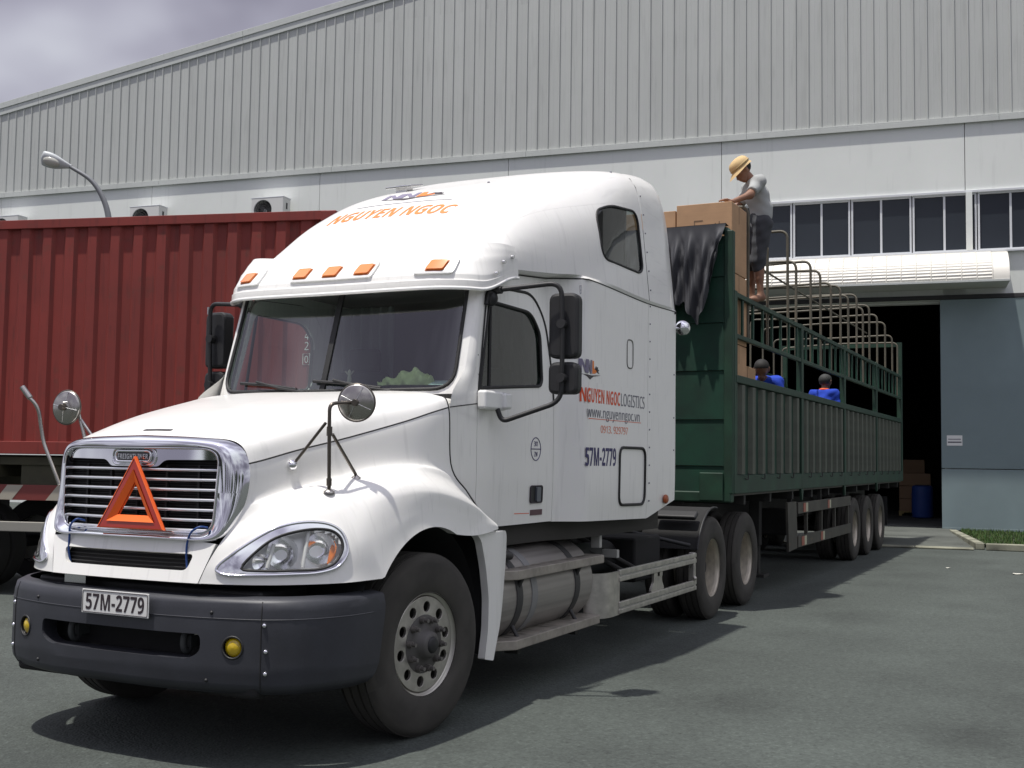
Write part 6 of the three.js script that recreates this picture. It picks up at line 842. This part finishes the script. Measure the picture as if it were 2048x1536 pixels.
// ---------------------------------------------------------------- people: one smooth surface per body, clothes as shells over it
function surfaceNet(f, lo, hi, h) {
  const n = [0, 1, 2].map(k => Math.ceil((hi.getComponent(k) - lo.getComponent(k)) / h) + 1), [nx, ny, nz] = n, F = new Float32Array(nx * ny * nz), id = (i, j, k) => i + nx * (j + ny * k), p = V(0, 0, 0);
  for (let k = 0; k < nz; k++) for (let j = 0; j < ny; j++) for (let i = 0; i < nx; i++) F[id(i, j, k)] = f(lo.x + i * h, lo.y + j * h, lo.z + k * h);
  const vid = new Int32Array(nx * ny * nz).fill(-1), pos = [], idx = [], E = []; for (let a = 0; a < 8; a++) for (let b = 0; b < 3; b++) { const c = a | (1 << b); if (c !== a) E.push([a, c]); }
  for (let k = 0; k < nz - 1; k++) for (let j = 0; j < ny - 1; j++) for (let i = 0; i < nx - 1; i++) {
    const g = []; let m = 0; for (let c = 0; c < 8; c++) { const v = F[id(i + (c & 1), j + ((c >> 1) & 1), k + (c >> 2))]; g.push(v); if (v < 0) m |= 1 << c; } if (m === 0 || m === 255) continue;
    let x = 0, y = 0, z = 0, q = 0; for (const [a, b] of E) if ((g[a] < 0) !== (g[b] < 0)) { const t = g[a] / (g[a] - g[b]); x += lerp(a & 1, b & 1, t); y += lerp((a >> 1) & 1, (b >> 1) & 1, t); z += lerp(a >> 2, b >> 2, t); q++; }
    vid[id(i, j, k)] = pos.length / 3; pos.push(lo.x + (i + x / q) * h, lo.y + (j + y / q) * h, lo.z + (k + z / q) * h);
  }
  for (let k = 1; k < nz - 1; k++) for (let j = 1; j < ny - 1; j++) for (let i = 1; i < nx - 1; i++) {
    const s = F[id(i, j, k)] < 0; const quad = (a, b, c, d, fl) => { if (a < 0 || b < 0 || c < 0 || d < 0) return; fl ? idx.push(a, b, c, a, c, d) : idx.push(a, c, b, a, d, c); };
    if (s !== (F[id(i + 1, j, k)] < 0)) quad(vid[id(i, j - 1, k - 1)], vid[id(i, j, k - 1)], vid[id(i, j, k)], vid[id(i, j - 1, k)], s);
    if (s !== (F[id(i, j + 1, k)] < 0)) quad(vid[id(i - 1, j, k - 1)], vid[id(i - 1, j, k)], vid[id(i, j, k)], vid[id(i, j, k - 1)], s);
    if (s !== (F[id(i, j, k + 1)] < 0)) quad(vid[id(i - 1, j - 1, k)], vid[id(i, j - 1, k)], vid[id(i, j, k)], vid[id(i - 1, j, k)], s);
  }
  const g = new THREE.BufferGeometry(); g.setAttribute('position', new THREE.Float32BufferAttribute(pos, 3)); g.setIndex(idx); g.computeVertexNormals(); const r = g.toNonIndexed(); return muv(r);
}
const smin = (a, b, k) => { const h = Math.max(k - Math.abs(a - b), 0) / k; return Math.min(a, b) - h * h * k * 0.25; };
function cap(x, y, z, a, b, ra, rb, sq = 1) { const bx = b.x - a.x, by = b.y - a.y, bz = b.z - a.z, t = clamp(((x - a.x) * bx + (y - a.y) * by + (z - a.z) * bz) / (bx * bx + by * by + bz * bz), 0, 1), dx = x - a.x - bx * t, dy = y - a.y - by * t, dz = (z - a.z - bz * t) * sq; return Math.hypot(dx, dy, dz) - lerp(ra, rb, t); }
const field = (bones, k) => (x, y, z) => { let d = 9; for (const [a, b, ra, rb, sq] of bones) d = smin(d, cap(x, y, z, a, b, ra, rb, sq), k); return d; };
function bounds(bones, pad) { const b = new THREE.Box3(); for (const [p, q, r, s] of bones) for (const [v, t] of [[p, r], [q, s]]) { b.expandByPoint(v.clone().addScalar(t + pad)); b.expandByPoint(v.clone().addScalar(-t - pad)); } return b; }
const netOf = (f, bones, h, pad = 0.05) => { const b = bounds(bones, pad); return surfaceNet(f, b.min, b.max, h); };
function handBones(w, dir, palmN, curl, s) {   // wrist, pointing direction, palm normal; five fingers of their own length
  const d = dir.clone().normalize(), n = palmN.clone().addScaledVector(d, -palmN.dot(d)).normalize(), o = d.clone().cross(n), out = [], P = (a, b, c) => w.clone().addScaledVector(d, a).addScaledVector(o, b).addScaledVector(n, c);
  for (const b of [-0.026, -0.009, 0.009, 0.026]) out.push([P(0, b * 0.6, 0), P(0.085, b, 0), 0.016, 0.0125]);
  [[-0.03, 0.062], [-0.01, 0.074], [0.0105, 0.07], [0.03, 0.054]].forEach(([b, L]) => { let p = P(0.088, b, 0), a = curl; for (const [k, r] of [[0.45, 0.0095], [0.32, 0.0088], [0.23, 0.008]]) { const q = p.clone().addScaledVector(d, Math.cos(a) * L * k * 1.1).addScaledVector(n, Math.sin(a) * L * k * 1.1); out.push([p, q, r, r * 0.94]); p = q; a += curl * 0.9; } });
  const t0 = P(0.02, -0.03 * s, 0.004), t1 = P(0.05, -0.056 * s, 0.014), t2 = P(0.082, -0.062 * s, 0.024); out.push([t0, t1, 0.013, 0.011], [t1, t2, 0.0105, 0.009]); return out;
}
function person(label, base, turn, J, col, opt = {}) {
  const t = thing('person', label, 'person', base, turn, opt.group), v = (k) => V(...J[k]), S = 1;
  const head = v('head'), neck = v('neck'), dirH = V(...(J.face ?? [0, 0, 1])).normalize(), upH = head.clone().sub(neck).normalize(), rightH = upH.clone().cross(dirH).normalize(), fH = rightH.clone().cross(upH);
  const HP = (a, b, c) => head.clone().addScaledVector(rightH, a).addScaledVector(upH, b).addScaledVector(fH, c);
  const headB = [[HP(0, 0.03, -0.015), HP(0, 0.05, 0.015), 0.088, 0.086], [HP(0, -0.02, 0.03), HP(0, -0.085, 0.05), 0.068, 0.04], [HP(0, 0.0, 0.09), HP(0, -0.03, 0.112), 0.012, 0.017], [HP(-0.02, -0.062, 0.088), HP(0.02, -0.062, 0.088), 0.013, 0.013], [HP(-0.045, 0.025, 0.075), HP(0.045, 0.025, 0.075), 0.016, 0.016], [HP(0.086, -0.005, 0), HP(0.09, 0.03, -0.005), 0.014, 0.017], [HP(-0.086, -0.005, 0), HP(-0.09, 0.03, -0.005), 0.014, 0.017]];
  const chest = v('chest'), pelvis = v('pelvis'), body = [[pelvis, v('waist'), 0.125, 0.115, 1.25], [v('waist'), chest, 0.12, 0.135, 1.25], [chest, neck.clone().lerp(chest, 0.35), 0.13, 0.07, 1.2], [neck, head.clone().addScaledVector(upH, -0.04), 0.054, 0.05], [v('shL'), v('shR'), 0.06, 0.06]];
  const legs = [], arms = [], hands = [], feet = [];
  for (const s of ['L', 'R']) {
    arms.push([v('sh' + s), v('el' + s), 0.054, 0.041], [v('el' + s), v('wr' + s), 0.041, 0.027]); legs.push([v('hip' + s), v('kn' + s), 0.085, 0.057], [v('kn' + s), v('an' + s), 0.058, 0.034], [v('kn' + s).lerp(v('an' + s), 0.18).add(V(0, 0, -0.012)), v('kn' + s).lerp(v('an' + s), 0.5), 0.05, 0.04]);
    const an = v('an' + s), fd = V(...(J['foot' + s] ?? [0, 0, 1])).normalize(); feet.push([an.clone().add(V(0, -0.02, 0)).addScaledVector(fd, -0.03), an.clone().add(V(0, -0.045, 0)).addScaledVector(fd, 0.09), 0.036, 0.032], [an.clone().add(V(0, -0.045, 0)).addScaledVector(fd, 0.08), an.clone().add(V(0, -0.052, 0)).addScaledVector(fd, 0.16), 0.034, 0.024]);
    hands.push(...handBones(v('wr' + s), v('wr' + s).sub(v('el' + s)).add(V(...(J['hd' + s] ?? [0, 0, 0]))), V(...(J['palm' + s] ?? [0, -1, 0.2])), J.curl ?? 0.35, s === 'L' ? 1 : -1));
  }
  const B = [...body, ...arms, ...legs, ...feet], fB = field(B, 0.045), skinM = std({ color: rgb(...(col.skin ?? [0.2, 0.1, 0.06])), roughness: 0.6 });
  const hf = field(headB, 0.03), hnd = field(hands, 0.012);
  part('body', merge([netOf(fB, B, 0.017), netOf(hf, headB, 0.0085, 0.03), netOf(hnd, hands, 0.0055, 0.02)]), skinM, t);
  for (const s of [-1, 1]) part('eye', new THREE.SphereGeometry(0.011, 10, 8).translate(...HP(s * 0.032, 0.008, 0.082).toArray()), std({ color: rgb(0.03, 0.025, 0.02), roughness: 0.2 }), t);
  // shirt
  const sl = opt.sleeve ?? 0.75, sB = [...body.slice(0, 3).map(b => [b[0], b[1], b[2] + 0.022, b[3] + 0.022, b[4]]), [v('shL'), v('shR'), 0.075, 0.075]]; for (const s of ['L', 'R']) sB.push([v('sh' + s), v('sh' + s).lerp(v('el' + s), sl), 0.07, 0.066]);
  const up = chest.clone().sub(pelvis).normalize(), hem = pelvis.clone().addScaledVector(up, -0.09), fs = field(sB, 0.05), nc = neck.clone().addScaledVector(up, 0.015), wr = (x, y, z) => 0.006 * Math.sin(x * 34 + y * 22) * Math.sin(z * 29 - y * 31 + x * 9);
  part('shirt', netOf((x, y, z) => { let d = fs(x, y, z) + wr(x, y, z); d = Math.max(d, -((x - hem.x) * up.x + (y - hem.y) * up.y + (z - hem.z) * up.z)); d = Math.max(d, (x - nc.x) * up.x + (y - nc.y) * up.y + (z - nc.z) * up.z); for (const s of ['L', 'R']) { const e = v('sh' + s).lerp(v('el' + s), sl), q = v('el' + s).sub(v('sh' + s)).normalize(); if (Math.hypot(x - e.x, y - e.y, z - e.z) < 0.13) d = Math.max(d, Math.min((x - e.x) * q.x + (y - e.y) * q.y + (z - e.z) * q.z, 0.2)); } return d; }, sB, 0.016), std({ color: rgb(...col.shirt), roughness: 0.92 }), t);
  if (col.collar) part('collar', tube(circ(0, 0, 0.066, 20).map(p => neck.clone().add(V(p[0], 0.012, p[1] * 0.95))), 0.02, 7, true), std({ color: rgb(...col.collar), roughness: 0.8 }), t);
  // trousers
  const cut = opt.trouser ?? 1, tB = [[pelvis.clone().addScaledVector(up, 0.05), pelvis, 0.135, 0.142, 1.15]]; for (const s of ['L', 'R']) { tB.push([v('hip' + s), v('kn' + s), 0.108, 0.083]); if (cut > 0.5) tB.push([v('kn' + s), v('kn' + s).lerp(v('an' + s), Math.min(1, (cut - 0.5) * 2)), 0.083, 0.066]); } const ft = field(tB, 0.04);
  part('trousers', netOf((x, y, z) => ft(x, y, z) + 0.007 * Math.sin(y * 40 + x * 20) * Math.sin(z * 33 + y * 17), tB, 0.016), std({ color: rgb(...col.trousers), roughness: 0.92 }), t);
  // hair
  const hairB = [[HP(0, 0.045, -0.025), HP(0, 0.055, 0.005), 0.097, 0.094]], fh = field(hairB, 0.02), hd = (x, y, z) => { const q = V(x, y, z).sub(head), a = q.dot(upH), c = q.dot(fH); return Math.max(fh(x, y, z), -(a - (c > 0.02 ? 0.045 + (c - 0.02) * 0.6 : -0.055 + Math.max(0, c + 0.03) * 1.6))); };
  part('hair', netOf(hd, hairB, 0.009, 0.02), std({ color: rgb(...(col.hair ?? [0.008, 0.007, 0.006])), roughness: 0.75 }), t);
  return { t, HP, rightH, upH, fH };
}
{
  // the man with the hat on the rack rail, bent over the topmost carton
  const J = { pelvis: [0, 0.93, -0.05], waist: [0, 1.08, -0.06], chest: [0, 1.26, 0.0], neck: [0, 1.43, 0.06], head: [0, 1.535, 0.155], face: [0, -0.62, 0.8], shL: [-0.175, 1.38, 0.03], shR: [0.175, 1.38, 0.03], elL: [-0.19, 1.15, 0.16], elR: [0.285, 1.19, 0.17], wrL: [-0.05, 1.06, 0.40], wrR: [0.37, 1.085, 0.40], palmL: [0, -1, 0], palmR: [0, -1, 0], hdL: [0, 0.14, 0.05], hdR: [0, 0.14, 0.05], hipL: [-0.085, 0.9, -0.05], hipR: [0.085, 0.9, -0.05], knL: [-0.09, 0.5, 0.03], knR: [0.08, 0.49, 0.01], anL: [-0.11, 0.085, 0.02], anR: [0.09, 0.085, -0.02], footL: [-0.3, 0, 1], footR: [0.3, 0, 1], curl: 0.22 };
  const m = person('man in a straw helmet and grey shirt standing on the trailer rail', [1.2, 3.449, -7.42], -1.0, J, { shirt: [0.36, 0.37, 0.36], trousers: [0.05, 0.052, 0.058], skin: [0.23, 0.115, 0.07] }, { sleeve: 0.8, trouser: 0.62 });
  m.t.scale.setScalar(1.03);
  // straw helmet: round crown, wide brim dipping at the brow
  const hat = sub('hat', m.t), straw = std({ map: tex(256, 0.12, (u, v) => { const k = 0.78 + 0.08 * Math.sin(v * 80) + (fbm(u, v, 12, 3, 401) - 0.5) * 0.12; return [k, k * 0.86, k * 0.62]; }), roughness: 0.8, side: THREE.DoubleSide }), put = g => { const M4 = new THREE.Matrix4().makeBasis(m.rightH, m.upH, m.fH); g.applyMatrix4(M4); const c = m.HP(0, 0.06, -0.005); return g.translate(c.x, c.y, c.z); };
  part('crown', put(lathe([[0.118, 0], [0.117, 0.03], [0.108, 0.06], [0.085, 0.088], [0.045, 0.104], [0, 0.109]], 28).scale(0.95, 1, 1.1)), straw, hat); part('brim', put(grid(40, 4, (u, v) => { const a = u * Math.PI * 2, r = lerp(0.112, 0.128 + 0.065 * Math.pow(Math.max(0, Math.cos(a)), 1.3), v), f = Math.cos(a); return V(Math.sin(a) * r * 0.92, -0.035 * v - 0.02 * v * Math.max(0, f), f * r * 1.08); })), straw, hat); part('band', put(tube(circ(0, 0, 1, 30).map(p => V(p[0] * 0.113, 0.012, p[1] * 0.13)), 0.006, 5, true)), std({ color: rgb(0.35, 0.26, 0.12), roughness: 0.8 }), hat);
  const blue = [0.012, 0.05, 0.42], stand = (lean) => ({ pelvis: [0, 0.93, 0], waist: [0, 1.08, 0.01 + lean * 0.1], chest: [0, 1.27 - lean * 0.05, 0.01 + lean * 0.3], neck: [0, 1.45 - lean * 0.14, 0.02 + lean * 0.5], head: [0, 1.57 - lean * 0.18, 0.05 + lean * 0.6], face: [0, -0.1 - lean, 1], shL: [-0.18, 1.4 - lean * 0.12, 0.01 + lean * 0.42], shR: [0.18, 1.4 - lean * 0.12, 0.01 + lean * 0.42], elL: [-0.24, 1.13 - lean * 0.1, 0.03 + lean * 0.5], elR: [0.24, 1.13 - lean * 0.1, 0.03 + lean * 0.5], wrL: [-0.2, 0.94, 0.18 + lean * 0.5], wrR: [0.2, 0.94, 0.18 + lean * 0.5], hipL: [-0.09, 0.9, 0], hipR: [0.09, 0.9, 0], knL: [-0.1, 0.49, 0.02], knR: [0.1, 0.49, 0.02], anL: [-0.11, 0.085, -0.02], anR: [0.11, 0.085, -0.02], palmL: [1, 0, 0], palmR: [-1, 0, 0], curl: 0.4 });
  person('worker in blue shirt bending over the short carton pile inside the trailer', [0.85, 1.311, -9.28], 0.1, stand(0.5), { shirt: blue, trousers: [0.03, 0.035, 0.06], skin: [0.16, 0.08, 0.05] }, { group: 'workers in blue inside the trailer' });
  const w2 = person('worker in blue shirt with orange collar standing mid trailer', [0.92, 1.311, -12.75], Math.PI - 0.3, stand(0.02), { shirt: blue, trousers: [0.03, 0.035, 0.06], collar: [0.75, 0.1, 0.02], skin: [0.14, 0.075, 0.05], hair: [0.03, 0.032, 0.03] }, { group: 'workers in blue inside the trailer' });
}
// ---------------------------------------------------------------- trees across the road, out of frame: the chrome mirrors them
{
  const leafM = [[0.05, 0.085, 0.02], [0.035, 0.065, 0.018]].map(c => std({ color: rgb(...c), roughness: 0.8, side: THREE.DoubleSide })), bark = std({ color: rgb(0.1, 0.08, 0.06), roughness: 0.95 });
  const crown = (R, H, n) => { const pos = []; for (let i = 0; i < n; i++) { const a = rr(0, 6.283), u = rr(-1, 1), k = Math.pow(rnd(), 0.45), q = Math.sqrt(1 - u * u), lump = 0.8 + 0.25 * Math.sin(a * 3 + u * 4), c = V(Math.cos(a) * q * R * k * lump, u * H * k * lump, Math.sin(a) * q * R * k * lump), s = rr(0.14, 0.3), d = V(rr(-1, 1), rr(-1, 1), rr(-1, 1)).normalize(), e = V(rr(-1, 1), rr(-1, 1), rr(-1, 1)).cross(d).normalize(); for (const p of [c.clone().addScaledVector(d, s), c.clone().addScaledVector(e, s * 0.6), c.clone().addScaledVector(d, -s), c.clone().addScaledVector(d, s), c.clone().addScaledVector(d, -s), c.clone().addScaledVector(e, -s * 0.6)]) pos.push(p.x, p.y, p.z); } const g = new THREE.BufferGeometry(); g.setAttribute('position', new THREE.Float32BufferAttribute(pos, 3)); g.computeVertexNormals(); return g; };
  const cs = [crown(2.6, 2.2, 2600), crown(2.1, 2.6, 2400)], spots = [[34, 2], [31, 9], [36, 16], [30, 23], [33, 31], [26, 39], [35, -6], [18, 44], [8, 47], [-4, 46], [-15, 44]];
  spots.forEach(([x, z], i) => { const t = thing('yard_tree', 'broad leafed tree across the yard behind the viewpoint', 'tree', [x, 0, z], i * 1.7, 'trees behind the viewpoint'); part('trunk', tube([V(0, 0, 0), V(0.05, 1, 0.03), V(0, 2.2, 0), V(0.1, 3.6, 0.05)], [0.17, 0.14, 0.12, 0.07], 8), bark, t); const c = part('crown', cs[i % 2], leafM[i % 2], t); c.position.y = 3.6 + (i % 3) * 0.3; const k = 0.9 + (i * 37 % 10) / 30; c.scale.setScalar(k); });
}
// paper scraps lying on the asphalt
[[3.725, -12.78, 'white paper scrap on the asphalt at the right edge of the yard'], [2.716, -13.19, 'tiny pale scrap on the asphalt between the trailer and the grass kerb']].forEach(([x, z, l], i) => single('paper_scrap', grid(3, 3, (u, v) => V(x + (u - 0.5) * (i ? 0.06 : 0.14), 0.006 + 0.012 * Math.sin(u * 3 + v * 5) ** 2, z + (v - 0.5) * (i ? 0.05 : 0.1))), std({ color: rgb(0.5, 0.49, 0.43), roughness: 0.9, side: THREE.DoubleSide }), l, 'scrap'));
renderer.render(scene, camera);
